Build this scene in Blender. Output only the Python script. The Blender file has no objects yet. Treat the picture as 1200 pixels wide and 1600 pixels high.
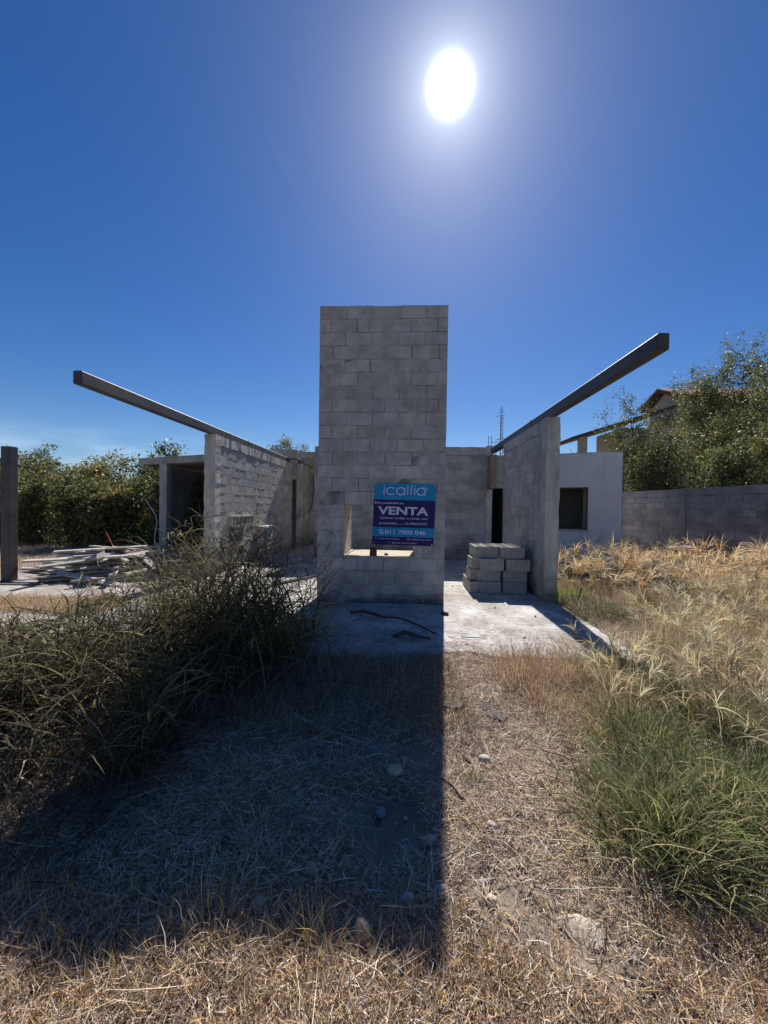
import bpy, math, random
import numpy as np
from mathutils import Vector, Matrix
random.seed(7); RNG = np.random.default_rng(11)
PI = math.pi
S = bpy.context.scene
COL = S.collection

# ------------------------------------------------------------------ camera, sky, sun, exposure
def cam_axes(yaw, pitch, roll):
    cy, sy, cp, sp = math.cos(yaw), math.sin(yaw), math.cos(pitch), math.sin(pitch)
    f = Vector((-sy*cp, cy*cp, sp)); r = Vector((cy, sy, 0)); u = r.cross(f)
    cr, sr = math.cos(roll), math.sin(roll)
    return r*cr+u*sr, u*cr-r*sr, f
cr_, cu_, cf_ = cam_axes(.0546, -.0134, .0139)
camd = bpy.data.cameras.new('camera'); cam = bpy.data.objects.new('camera', camd); COL.objects.link(cam)
camd.sensor_fit = 'HORIZONTAL'; camd.sensor_width = 36; camd.lens = 18.0; camd.clip_start = .05; camd.clip_end = 2000
M4 = Matrix.Identity(4)
for i in range(3):
    M4[i][0] = cr_[i]; M4[i][1] = cu_[i]; M4[i][2] = -cf_[i]
M4[0][3], M4[1][3], M4[2][3] = 0, 0, 1.4926
cam.matrix_world = M4
S.camera = cam
SUN_EL, SUN_AZ = math.radians(44.5), math.radians(5.5)           # azimuth clockwise from +Y
sun_dir = Vector((math.sin(SUN_AZ)*math.cos(SUN_EL), math.cos(SUN_AZ)*math.cos(SUN_EL), math.sin(SUN_EL)))
VIS = Vector((math.sin(math.radians(5.63))*math.cos(math.radians(46.9)), math.cos(math.radians(5.63))*math.cos(math.radians(46.9)), math.sin(math.radians(46.9))))

W = bpy.data.worlds.new('World'); S.world = W; W.use_nodes = True
nt = W.node_tree; nt.nodes.clear()
def N(t, typ, **k):
    n = t.nodes.new(typ)
    for a, v in k.items(): setattr(n, a, v)
    return n
def vmath(t, op, a, b=None):
    n = N(t, 'ShaderNodeMath', operation=op)
    for i, v in enumerate((a, b)):
        if v is None: continue
        if isinstance(v, (int, float)): n.inputs[i].default_value = v
        else: t.links.new(v, n.inputs[i])
    return n.outputs[0]
sky = N(nt, 'ShaderNodeTexSky', sky_type='NISHITA', sun_disc=False, sun_elevation=SUN_EL, sun_rotation=SUN_AZ,
        air_density=1.0, dust_density=.25, ozone_density=4.0, altitude=400)
hsv = N(nt, 'ShaderNodeHueSaturation'); hsv.inputs['Hue'].default_value = .510; hsv.inputs['Saturation'].default_value = 1.30; hsv.inputs['Value'].default_value = 1.15
nt.links.new(sky.outputs[0], hsv.inputs['Color'])
tc = N(nt, 'ShaderNodeTexCoord')
dot = N(nt, 'ShaderNodeVectorMath', operation='DOT_PRODUCT'); nt.links.new(tc.outputs['Generated'], dot.inputs[0]); dot.inputs[1].default_value = VIS
ang = vmath(nt, 'ARCCOSINE', vmath(nt, 'MINIMUM', dot.outputs['Value'], .999999))
core = vmath(nt, 'MULTIPLY', vmath(nt, 'EXPONENT', vmath(nt, 'MULTIPLY', vmath(nt, 'POWER', vmath(nt, 'DIVIDE', ang, .024), 2.2), -1.0)), 90.0)
halo = vmath(nt, 'MULTIPLY', vmath(nt, 'EXPONENT', vmath(nt, 'DIVIDE', ang, -.048)), 15.0)
halo2 = vmath(nt, 'MULTIPLY', vmath(nt, 'EXPONENT', vmath(nt, 'DIVIDE', ang, -.20)), .8)
glow = vmath(nt, 'ADD', vmath(nt, 'ADD', core, halo), halo2)
gcol = N(nt, 'ShaderNodeVectorMath', operation='SCALE'); gcol.inputs[0].default_value = (.93, .98, 1.0); nt.links.new(glow, gcol.inputs['Scale'])
# thin far cloud bank just over the horizon, left of the house
sep = N(nt, 'ShaderNodeSeparateXYZ'); nt.links.new(tc.outputs['Generated'], sep.inputs[0])
mp = N(nt, 'ShaderNodeMapping'); mp.inputs['Scale'].default_value = (5, 5, 22); nt.links.new(tc.outputs['Generated'], mp.inputs[0])
nz = N(nt, 'ShaderNodeTexNoise'); nz.inputs['Scale'].default_value = 1.3; nz.inputs['Detail'].default_value = 6; nt.links.new(mp.outputs[0], nz.inputs['Vector'])
band = vmath(nt, 'EXPONENT', vmath(nt, 'MULTIPLY', vmath(nt, 'POWER', vmath(nt, 'DIVIDE', vmath(nt, 'ABSOLUTE', vmath(nt, 'SUBTRACT', sep.outputs['Z'], .105)), .04), 2.0), -1.0))
leftm = N(nt, 'ShaderNodeMapRange'); leftm.inputs['From Min'].default_value = -.30; leftm.inputs['From Max'].default_value = -.50; nt.links.new(sep.outputs['X'], leftm.inputs['Value'])
nr = N(nt, 'ShaderNodeMapRange'); nr.inputs['From Min'].default_value = .42; nr.inputs['From Max'].default_value = .66; nt.links.new(nz.outputs[0], nr.inputs['Value'])
cl = vmath(nt, 'MULTIPLY', vmath(nt, 'MULTIPLY', vmath(nt, 'MULTIPLY', band, nr.outputs[0]), leftm.outputs[0]), 2.0)
ccol = N(nt, 'ShaderNodeVectorMath', operation='SCALE'); ccol.inputs[0].default_value = (1, 1, 1); nt.links.new(cl, ccol.inputs['Scale'])
a1 = N(nt, 'ShaderNodeVectorMath', operation='ADD'); nt.links.new(hsv.outputs[0], a1.inputs[0]); nt.links.new(gcol.outputs[0], a1.inputs[1])
a2 = N(nt, 'ShaderNodeVectorMath', operation='ADD'); nt.links.new(a1.outputs[0], a2.inputs[0]); nt.links.new(ccol.outputs[0], a2.inputs[1])
bg = N(nt, 'ShaderNodeBackground'); bg.inputs['Strength'].default_value = .055; nt.links.new(a2.outputs[0], bg.inputs['Color'])
wo = N(nt, 'ShaderNodeOutputWorld'); nt.links.new(bg.outputs[0], wo.inputs['Surface'])

sd = bpy.data.lights.new('sun', 'SUN'); so = bpy.data.objects.new('sun', sd); COL.objects.link(so)
sd.energy = 5.0; sd.angle = math.radians(.55); sd.color = (1.0, .955, .89)
so.rotation_euler = (-sun_dir).to_track_quat('-Z', 'Y').to_euler(); so.location = (2, 30, 30)
S.view_settings.view_transform = 'Standard'; S.view_settings.look = 'None'
S.view_settings.exposure = 0.5; S.view_settings.gamma = 1
S.render.engine = 'CYCLES'
S.cycles.max_bounces = 6; S.cycles.transparent_max_bounces = 6

# ------------------------------------------------------------------ materials
def mat(name, base, var=.15, scale=8.0, rough=.9, bump=.0, bscale=60.0, col2=None, spec=.2, attr=False, metal=0., stretch=None, transl=0., extra=None):
    m = bpy.data.materials.new(name); m.use_nodes = True; t = m.node_tree; t.nodes.clear()
    out = N(t, 'ShaderNodeOutputMaterial'); p = N(t, 'ShaderNodeBsdfPrincipled')
    p.inputs['Roughness'].default_value = rough; p.inputs['Metallic'].default_value = metal
    p.inputs['Specular IOR Level'].default_value = spec
    tcn = N(t, 'ShaderNodeTexCoord'); vec = tcn.outputs['Object']
    if stretch:
        mpn = N(t, 'ShaderNodeMapping'); mpn.inputs['Scale'].default_value = stretch; t.links.new(vec, mpn.inputs[0]); vec = mpn.outputs[0]
    n1 = N(t, 'ShaderNodeTexNoise'); n1.inputs['Scale'].default_value = scale; n1.inputs['Detail'].default_value = 8; n1.inputs['Roughness'].default_value = .62
    t.links.new(vec, n1.inputs['Vector'])
    r = N(t, 'ShaderNodeValToRGB'); c1 = [x*(1-var) for x in base]; c2 = col2 or [min(1, x*(1+var)) for x in base]
    r.color_ramp.elements[0].position = .32; r.color_ramp.elements[1].position = .68
    r.color_ramp.elements[0].color = (*c1, 1); r.color_ramp.elements[1].color = (*c2, 1)
    t.links.new(n1.outputs[0], r.inputs[0]); cur = r.outputs[0]
    if attr:
        at = N(t, 'ShaderNodeAttribute', attribute_name='tint'); mx = N(t, 'ShaderNodeMix', data_type='RGBA', blend_type='MULTIPLY')
        mx.inputs[0].default_value = 1; t.links.new(cur, mx.inputs[6]); t.links.new(at.outputs['Color'], mx.inputs[7]); cur = mx.outputs[2]
    if extra: cur = extra(t, cur, tcn)
    t.links.new(cur, p.inputs['Base Color'])
    if bump:
        n2 = N(t, 'ShaderNodeTexNoise'); n2.inputs['Scale'].default_value = bscale; n2.inputs['Detail'].default_value = 6; t.links.new(vec, n2.inputs['Vector'])
        b = N(t, 'ShaderNodeBump'); b.inputs['Strength'].default_value = bump; b.inputs['Distance'].default_value = .01
        t.links.new(n2.outputs[0], b.inputs['Height']); t.links.new(b.outputs[0], p.inputs['Normal'])
    if transl:
        tr = N(t, 'ShaderNodeBsdfTranslucent'); t.links.new(cur, tr.inputs['Color'])
        ms = N(t, 'ShaderNodeMixShader'); ms.inputs[0].default_value = transl
        t.links.new(p.outputs[0], ms.inputs[1]); t.links.new(tr.outputs[0], ms.inputs[2]); t.links.new(ms.outputs[0], out.inputs[0])
    else: t.links.new(p.outputs[0], out.inputs[0])
    return m
def stain(z0, z1, dark, scale=3.0, amt=.75, up=False, xstretch=(1, 1, 1)):
    # weathering that follows height on the object (damp foot, washed-down top), broken by noise
    def f(t, cur, tcn):
        sp = N(t, 'ShaderNodeSeparateXYZ'); t.links.new(tcn.outputs['Object'], sp.inputs[0])
        mpn = N(t, 'ShaderNodeMapping'); mpn.inputs['Scale'].default_value = xstretch; t.links.new(tcn.outputs['Object'], mpn.inputs[0])
        n = N(t, 'ShaderNodeTexNoise'); n.inputs['Scale'].default_value = scale; n.inputs['Detail'].default_value = 7; t.links.new(mpn.outputs[0], n.inputs['Vector'])
        mr = N(t, 'ShaderNodeMapRange'); mr.inputs['From Min'].default_value = z0; mr.inputs['From Max'].default_value = z1; t.links.new(sp.outputs['Z'], mr.inputs['Value'])
        v = vmath(t, 'SUBTRACT', mr.outputs[0], n.outputs[0])
        mr2 = N(t, 'ShaderNodeMapRange'); mr2.inputs['From Min'].default_value = -.12; mr2.inputs['From Max'].default_value = .2; mr2.inputs['To Max'].default_value = amt
        t.links.new(v, mr2.inputs['Value'])
        mx = N(t, 'ShaderNodeMix', data_type='RGBA'); t.links.new(mr2.outputs[0], mx.inputs[0]); t.links.new(cur, mx.inputs[6]); mx.inputs[7].default_value = (*dark, 1)
        return mx.outputs[2]
    return f
MT = {}
def grime(f0, drip=(.20, .195, .19), lo=.54, hi=.72, amt=.55, sc=(2.2, 2.2, .55)):
    def f(t, cur, tcn):
        mpn = N(t, 'ShaderNodeMapping'); mpn.inputs['Scale'].default_value = sc; t.links.new(tcn.outputs['Object'], mpn.inputs[0])
        n = N(t, 'ShaderNodeTexNoise'); n.inputs['Scale'].default_value = 2.0; n.inputs['Detail'].default_value = 9; n.inputs['Roughness'].default_value = .68; t.links.new(mpn.outputs[0], n.inputs['Vector'])
        r = N(t, 'ShaderNodeMapRange'); r.inputs['From Min'].default_value = lo; r.inputs['From Max'].default_value = hi; r.inputs['To Max'].default_value = amt; t.links.new(n.outputs[0], r.inputs['Value'])
        mx = N(t, 'ShaderNodeMix', data_type='RGBA'); t.links.new(r.outputs[0], mx.inputs[0]); t.links.new(cur, mx.inputs[6]); mx.inputs[7].default_value = (*drip, 1)
        return f0(t, mx.outputs[2], tcn) if f0 else mx.outputs[2]
    return f
MT['block'] = mat('concrete_block', (.39, .375, .365), .24, 4.2, .95, .75, 70, attr=True, extra=grime(stain(.42, -.15, (.07, .065, .06), 4, .8)))
MT['block_left'] = mat('rough_concrete_block', (.38, .365, .345), .22, 3.5, .95, .12, 80, attr=True, extra=stain(.5, -.1, (.09, .08, .07), 4, .6))
MT['block_back'] = mat('weathered_concrete_block', (.36, .345, .325), .3, 2.2, .95, .5, 80, attr=True, extra=stain(1.0, -.1, (.05, .048, .045), 3, .6))
MT['block_room'] = mat('shaded_room_block', (.21, .21, .22), .3, 2.2, .95, .5, 80, attr=True)  # darker copy of the wall block, interior shade put into its colour
MT['block_yard'] = mat('dark_weathered_block', (.25, .245, .245), .3, 1.5, .95, .5, 70, attr=True, extra=stain(.8, 0, (.06, .06, .055), 3, .6))
MT['block_loose'] = mat('clean_concrete_block', (.34, .33, .305), .22, 9, .95, .9, 60, attr=True)
MT['mortar'] = mat('mortar', (.34, .325, .305), .3, 14, .97, .8, 60)
MT['mortar_dark'] = mat('dark_mortar', (.20, .19, .18), .5, 10, .97, .8, 60)
MT['mortar_tower'] = mat('tower_mortar', (.30, .29, .28), .7, 2.6, .97, .8, 60)
MT['cast'] = mat('cast_concrete', (.42, .405, .375), .3, 4.5, .93, .7, 45, extra=stain(1.2, -.2, (.10, .095, .085), 4, .5), stretch=(1, 1, .5))
MT['dala'] = mat('bond_beam_concrete', (.42, .40, .36), .3, 7, .93, .8, 40, stretch=(1, 1, 1.6))
MT['slabroof'] = mat('roof_slab_concrete', (.36, .345, .31), .3, 2.5, .93, .5, 40)
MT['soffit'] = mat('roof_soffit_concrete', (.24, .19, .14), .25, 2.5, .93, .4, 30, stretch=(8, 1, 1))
MT['floor'] = mat('slab_floor_concrete', (.50, .475, .44), .3, 1.6, .9, .5, 35, col2=(.62, .595, .56))
MT['white'] = mat('white_render', (.64, .64, .66), .09, 2.5, .85, .35, 30, extra=grime(stain(2.86, 2.98, (.22, .21, .20), 6, .7), (.40, .38, .37), .52, .75, .55, (1.6, 1.6, .35)))
MT['steel'] = mat('dark_painted_steel', (.05, .047, .052), .3, 3, .55, .05, 80, spec=.4, stretch=(2, .5, 2), col2=(.085, .075, .075), extra=grime(None, (.13, .06, .04), .56, .70, .8, (3, 1.2, 3)))
MT['steel_grey'] = mat('grey_primed_steel', (.12, .11, .105), .25, 5, .5, .1, 80, spec=.5, stretch=(4, .5, 4))
MT['rust'] = mat('rusty_rebar', (.16, .07, .04), .3, 40, .8)
MT['plank'] = mat('weathered_wood', (.42, .385, .345), .35, 6, .85, .5, 50, stretch=(1, 14, 14), attr=True)
MT['pvc'] = mat('white_pvc', (.72, .72, .70), .06, 10, .4)
MT['red'] = mat('orange_red_plastic', (.50, .07, .03), .2, 10, .5)
MT['black'] = mat('shade_black', (.012, .012, .013), .2, 4, .9)  # near-black colour standing in for shade inside a room and a hole
MT['box'] = mat('galvanised_box', (.14, .14, .15), .25, 12, .45, metal=.6)
MT['tile'] = mat('red_clay_tile', (.38, .19, .13), .25, 9, .8, .5, 20)
MT['cream'] = mat('cream_render', (.40, .36, .28), .12, 3, .9, .2, 30)
MT['brownwood'] = mat('brown_fascia', (.10, .065, .045), .25, 6, .8)
MT['glass'] = mat('dark_window_glass', (.02, .025, .03), .2, 2, .08, spec=.6)
MT['soil'] = mat('dry_soil', (.20, .16, .125), .35, 2.9, .98, 1.0, 45, col2=(.32, .255, .195))
MT['grass'] = mat('grass_blade', (.9, .9, .9), .1, 20, .6, attr=True, transl=.35, spec=.25)
MT['thicket'] = mat('coarse_grass_blade', (.9, .9, .9), .15, 25, .65, attr=True, transl=.25, spec=.1)
MT['straw'] = mat('straw', (.95, .95, .95), .08, 20, .6, attr=True, transl=.12, spec=.35)
MT['leaf'] = mat('leaf', (.95, .95, .95), .1, 3, .5, attr=True, transl=.45, spec=.35)
MT['bark'] = mat('bark', (.10, .08, .062), .3, 12, .95, .5, 40)
MT['stone'] = mat('river_stone', (.38, .345, .30), .25, 9, .85, .5, 50, attr=True)
MT['cyan'] = mat('cyan_print', (.012, .25, .50), .05, 2, .55)
MT['navy'] = mat('navy_print', (.022, .018, .11), .08, 2, .55)
MT['ltext'] = mat('pale_print', (.60, .57, .80), .04, 3, .6)
MT['ctext'] = mat('blue_print', (.03, .40, .70), .05, 3, .6)
MT['ptext'] = mat('pink_print', (.70, .16, .30), .05, 3, .6)
MT['string'] = mat('pale_string', (.5, .48, .42), .1, 10, .8)

# ------------------------------------------------------------------ object helpers
def tag(o, label=None, cat=None, group=None, kind=None):
    if label: o['label'] = label
    if cat: o['category'] = cat
    if group: o['group'] = group
    if kind: o['kind'] = kind
    return o
def empty(name, loc=(0, 0, 0), rz=0.):
    o = bpy.data.objects.new(name, None); COL.objects.link(o); o.location = loc; o.rotation_euler = (0, 0, rz); o.empty_display_size = .1
    return o
def meshobj(name, V, F, m, parent=None, tint=None, smooth=False, loc=None, rz=None):
    """V (n,3) array, F list of quads/tris as (m,k) array or list; tint (n,3) optional"""
    me = bpy.data.meshes.new(name)
    V = np.asarray(V, dtype=np.float32)
    if isinstance(F, np.ndarray):
        k = F.shape[1]; me.vertices.add(len(V)); me.vertices.foreach_set('co', V.ravel())
        me.loops.add(F.size); me.loops.foreach_set('vertex_index', F.astype(np.int32).ravel())
        me.polygons.add(len(F)); me.polygons.foreach_set('loop_start', np.arange(0, F.size, k, dtype=np.int32))
        me.update(calc_edges=True)
    else:
        me.from_pydata([tuple(map(float, v)) for v in V], [], F); me.update()
    if tint is not None:
        a = me.color_attributes.new('tint', 'FLOAT_COLOR', 'POINT')
        c = np.ones((len(V), 4), dtype=np.float32); c[:, :3] = tint; a.data.foreach_set('color', c.ravel())
    if smooth: me.polygons.foreach_set('use_smooth', np.ones(len(me.polygons), dtype=bool))
    me.materials.append(m)
    me.validate(verbose=False)
    o = bpy.data.objects.new(name, me); COL.objects.link(o)
    if parent: o.parent = parent
    if loc is not None: o.location = loc
    if rz is not None: o.rotation_euler = (0, 0, rz)
    return o
class MB:
    def __init__(s): s.v = []; s.f = []; s.t = []
    def add(s, V, F, t=(1, 1, 1)):
        b = len(s.v); s.v += [tuple(v) for v in V]; s.f += [tuple(i+b for i in q) for q in F]; s.t += [tuple(t)]*len(V)
        return s
    def box(s, a, b, t=(1, 1, 1), M=None, chamfer=0.):
        x0, y0, z0 = a; x1, y1, z1 = b
        V = [(x, y, z) for z in (z0, z1) for y in (y0, y1) for x in (x0, x1)]
        if M is not None: V = [tuple(M @ Vector(v)) for v in V]
        return s.add(V, [(0, 2, 3, 1), (4, 5, 7, 6), (0, 1, 5, 4), (2, 6, 7, 3), (0, 4, 6, 2), (1, 3, 7, 5)], t)
    def jbox(s, a, b, j, t=(1, 1, 1)):                      # box with every corner nudged
        x0, y0, z0 = a; x1, y1, z1 = b
        V = [(x+random.uniform(-j, j), y+random.uniform(-j, j), z+random.uniform(-j, j)) for z in (z0, z1) for y in (y0, y1) for x in (x0, x1)]
        return s.add(V, [(0, 2, 3, 1), (4, 5, 7, 6), (0, 1, 5, 4), (2, 6, 7, 3), (0, 4, 6, 2), (1, 3, 7, 5)], t)
    def tube(s, P, r, n=6, t=(1, 1, 1)):
        P = [Vector(p) for p in P]; R = r if isinstance(r, (list, tuple)) else [r]*len(P); b = len(s.v); V = []
        for i, p in enumerate(P):
            d = (P[min(i+1, len(P)-1)]-P[max(i-1, 0)]); d = d.normalized() if d.length > 1e-9 else Vector((0, 0, 1))
            a = d.cross(Vector((0, 0, 1)) if abs(d.z) < .9 else Vector((1, 0, 0))).normalized(); c = d.cross(a)
            for k in range(n): V.append(p+(a*math.cos(2*PI*k/n)+c*math.sin(2*PI*k/n))*R[i])
        F = [(i*n+k, i*n+(k+1) % n, (i+1)*n+(k+1) % n, (i+1)*n+k) for i in range(len(P)-1) for k in range(n)]
        F += [tuple(range(n)), tuple((len(P)-1)*n+k for k in reversed(range(n)))]
        return s.add(V, F, t)
    def build(s, name, m, parent=None, **k):
        return meshobj(name, np.array(s.v), s.f, m, parent, tint=np.array(s.t), **k)
def rough_prism(mb, a, b, step=.12, j=.006, t=(1, 1, 1)):
    """cast-concrete bar along its longest axis, cross-section corners wobbling"""
    d = [b[i]-a[i] for i in range(3)]; ax = d.index(max(d)); o = [i for i in range(3) if i != ax]
    n = max(1, int(d[ax]/step)); V = []
    for i in range(n+1):
        for (p, q) in ((0, 0), (1, 0), (1, 1), (0, 1)):
            v = [0, 0, 0]; v[ax] = a[ax]+d[ax]*i/n; v[o[0]] = (a, b)[p][o[0]]+random.uniform(-j, j); v[o[1]] = (a, b)[q][o[1]]+random.uniform(-j, j); V.append(v)
    F = [(i*4+k, i*4+(k+1) % 4, i*4+4+(k+1) % 4, i*4+4+k) for i in range(n) for k in range(4)]+[(3, 2, 1, 0), (n*4, n*4+1, n*4+2, n*4+3)]
    return mb.add(V, F, t)

def block_wall(L, z0, z1, T, openings=(), bl=.4, rh=.2, joint=.011, rec=.006, jit=.0025, var=.13, gapp=.06, cj=.0018):
    """returns (blocks MB, mortar MB) of a wall along +x from 0..L, thickness 0..T in y; openings (u0,u1,z0,z1)"""
    B, C = MB(), MB(); nrow = int(round((z1-z0)/rh))
    for r in range(nrow):
        za, zb = z0+r*rh, z0+(r+1)*rh; zm = (za+zb)/2
        cuts = sorted((o[0], o[1]) for o in openings if o[2] < zm < o[3]); iv = []; u = 0.
        for c in cuts:
            if c[0] > u: iv.append((u, c[0]))
            u = max(u, c[1])
        if u < L: iv.append((u, L))
        off = (bl/2 if r % 2 else 0)+random.uniform(-.03, .03)
        rowt = random.uniform(.93, 1.05)
        for (a, b) in iv:
            C.box((a+.004, rec, za-.0005), (b-.004, T-rec, zb-.008 if r == nrow-1 else zb-.0005))
            e = [a]; k = math.floor((a-off)/bl)+1
            while k*bl+off < b-.03:
                if k*bl+off > a+.03: e.append(k*bl+off+random.uniform(-.006, .006))
                k += 1
            e.append(b)
            for i in range(len(e)-1):
                g0 = 0 if i == 0 else joint/2; g1 = 0 if i == len(e)-2 else joint/2
                if random.random() < gapp: g1 += .012
                k_ = rowt*random.uniform(1-var, 1+var); tt = (k_*random.uniform(.98, 1.02), k_, k_*random.uniform(.97, 1.03))
                j1, j2 = random.uniform(-jit, jit), random.uniform(-jit, jit)
                B.jbox((e[i]+g0, j1, za+joint/2), (e[i+1]-g1, T+j2, zb-joint/2+(random.uniform(-.008, .010) if r == nrow-1 else random.uniform(-.002, .002))), cj, tt)
    return B, C

# ------------------------------------------------------------------ ground
def hn(x, y):
    x = np.asarray(x, float); y = np.asarray(y, float)
    h = .018*np.sin(2.1*x+.7)*np.cos(1.7*y+1.1)+.012*np.sin(5.3*x+3.1*y)+.008*np.cos(9.1*x-6.7*y+2)+.006*np.sin(17*x+1.3)*np.sin(15*y)
    return h
def slab_front(x): return 3.78+.10*np.sin(1.3*x+.4)+.05*np.sin(4.1*x)+.03*np.sin(11*x+1)
def gh(x, y):
    x = np.asarray(x, float); y = np.asarray(y, float)
    h = hn(x, y)
    ins = (x > -9.15) & (x < 2.34) & (y > 3.98) & (y < 19)
    near = (x > -9.6) & (x < 3.4) & (y > 3.2) & (y < 19.5)
    h = np.where(near, h*.25+.010+.025*np.clip((x-2.2)/.2, 0, 1), h)
    h = np.where(ins, -.05, h)
    right = np.clip((x-2.6)/2, 0, 1)*np.clip((y-4)/4, 0, 1)
    return h+right*.03-.075*np.clip((-.3-x)/.8, 0, 1)*np.clip((2.3-y)/1.1, 0, 1)
def axis(lo, hi, dense_lo, dense_hi, step, grow=1.18):
    a = list(np.arange(dense_lo, dense_hi+1e-6, step)); s = step
    while a[-1] < hi: s *= grow; a.append(a[-1]+s)
    s = step
    while a[0] > lo: s *= grow; a.insert(0, a[0]-s)
    return np.array(a)
gx = axis(-700, 700, -4.2, 4.2, .045); gy = axis(-60, 900, .5, 6.5, .045)
X, Y = np.meshgrid(gx, gy); Z = gh(X, Y); Z = Z+RNG.normal(0, .0075, Z.shape)*(np.hypot(X, Y) < 12)
n1, n2 = X.shape; idx = np.arange(n1*n2).reshape(n1, n2)
Fq = np.stack([idx[:-1, :-1], idx[:-1, 1:], idx[1:, 1:], idx[1:, :-1]], -1).reshape(-1, 4)
g = meshobj('ground', np.stack([X, Y, Z], -1).reshape(-1, 3), Fq, MT['soil'], smooth=True); tag(g, kind='structure')
# concrete floor slab of the house, broken front edge
xs = np.arange(-9.2, 2.42, .06); n = len(xs); V = []; 
for i, x in enumerate(xs):
    yf = float(slab_front(x))+random.uniform(-.012, .012)
    for (y, z) in ((yf, -.06), (yf+.005, .02), (yf+.03, .03)): V.append((x, y, z))
    for y in np.linspace(yf+.1, 18.6, 60): V.append((x, y, .03+.003*math.sin(3*x)*math.cos(2.3*y)+random.uniform(-.0006, .0006)))
k = 63; idx = np.arange(n*k).reshape(n, k)
Fq = np.stack([idx[:-1, :-1], idx[1:, :-1], idx[1:, 1:], idx[:-1, 1:]], -1).reshape(-1, 4)
def floor_dirt(t, cur, tcn):
    n = N(t, 'ShaderNodeTexNoise'); n.inputs['Scale'].default_value = .9; n.inputs['Detail'].default_value = 9; n.inputs['Roughness'].default_value = .7; t.links.new(tcn.outputs['Object'], n.inputs['Vector'])
    sp = N(t, 'ShaderNodeSeparateXYZ'); t.links.new(tcn.outputs['Object'], sp.inputs[0])
    mrx = N(t, 'ShaderNodeMapRange'); mrx.inputs['From Min'].default_value = -2.; mrx.inputs['From Max'].default_value = -5.; mrx.inputs['To Max'].default_value = .12; t.links.new(sp.outputs['X'], mrx.inputs['Value'])
    r = N(t, 'ShaderNodeMapRange'); r.inputs['From Min'].default_value = .45; r.inputs['From Max'].default_value = .62; r.inputs['To Max'].default_value = .7
    t.links.new(vmath(t, 'ADD', n.outputs[0], mrx.outputs[0]), r.inputs['Value'])
    mx = N(t, 'ShaderNodeMix', data_type='RGBA'); t.links.new(r.outputs[0], mx.inputs[0]); t.links.new(cur, mx.inputs[6]); mx.inputs[7].default_value = (.26, .21, .165, 1)
    n3 = N(t, 'ShaderNodeTexNoise'); n3.inputs['Scale'].default_value = 14; n3.inputs['Detail'].default_value = 4; t.links.new(tcn.outputs['Object'], n3.inputs['Vector'])
    r3 = N(t, 'ShaderNodeMapRange'); r3.inputs['From Min'].default_value = .54; r3.inputs['From Max'].default_value = .68; r3.inputs['To Max'].default_value = .7; t.links.new(n3.outputs[0], r3.inputs['Value'])
    mx2 = N(t, 'ShaderNodeMix', data_type='RGBA'); t.links.new(r3.outputs[0], mx2.inputs[0]); t.links.new(mx.outputs[2], mx2.inputs[6]); mx2.inputs[7].default_value = (.2, .175, .15, 1)
    return mx2.outputs[2]
MT['floor'] = mat('slab_floor_concrete_worn', (.46, .44, .41), .3, 2.6, .9, .9, 26, col2=(.66, .635, .60), extra=floor_dirt)
sl = meshobj('floor_slab', V, Fq, MT['floor'], smooth=True); tag(sl, kind='structure')

# ------------------------------------------------------------------ block tower
TX, TY, TW, TD = -1.33, 5.80, 1.93, .85
tower = tag(empty('block_tower', (TX, TY, 0)), 'tall narrow grey concrete block tower with a square opening low down', 'tower')
NU0, NU1, NZ0, NZ1 = .40, 1.48, .72, 1.52
def leaf(name, L, z0, z1, T, ops, parent, lx, ly, rz, bm='block', mm='mortar_dark', **k):
    B, C = block_wall(L, z0, z1, T, ops, **k)
    o = B.build(name, MT[bm], parent, loc=(lx, ly, 0), rz=rz)
    C.build('mortar', MT[mm], o)
    return o
leaf('front_wall', TW, -.08, 4.52, .15, [(NU0, NU1, NZ0, NZ1)], tower, 0, 0, 0, mm='mortar_tower', gapp=.10, var=.085, jit=.005, joint=.012, rec=.0045)
leaf('rear_wall', TW, -.08, 4.52, .15, [(NU0, NU1, NZ0, NZ1)], tower, 0, TD-.15, 0)
leaf('side_wall', TD-.304, -.08, 4.52, .15, [], tower, .152, .152, PI/2)
leaf('side_wall', TD-.304, -.08, 4.52, .15, [], tower, TW-.002, .152, PI/2)
lin = MB()
lin.box((NU0-.06, .02, NZ0-.12), (NU1+.06, TD-.02, NZ0-.001)); lin.box((NU0-.06, .155, NZ1+.001), (NU1+.06, TD-.155, NZ1+.1))
lin.box((NU0-.05, .153, NZ0), (NU0+.002, TD-.153, NZ1)); lin.box((NU1-.002, .153, NZ0), (NU1+.05, TD-.153, NZ1))
lin.build('niche_lining', MT['dala'], tower)
# irregular mortar bed on the niche sill
sm = MB(); rough_prism(sm, (NU0+.006, .004, NZ0), (NU1-.006, TD-.01, NZ0+.022), .09, .004); sm.build('sill', mat('sunlit_sill_mortar', (.50, .44, .35), .2, 9, .95, .6, 40), tower)

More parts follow.
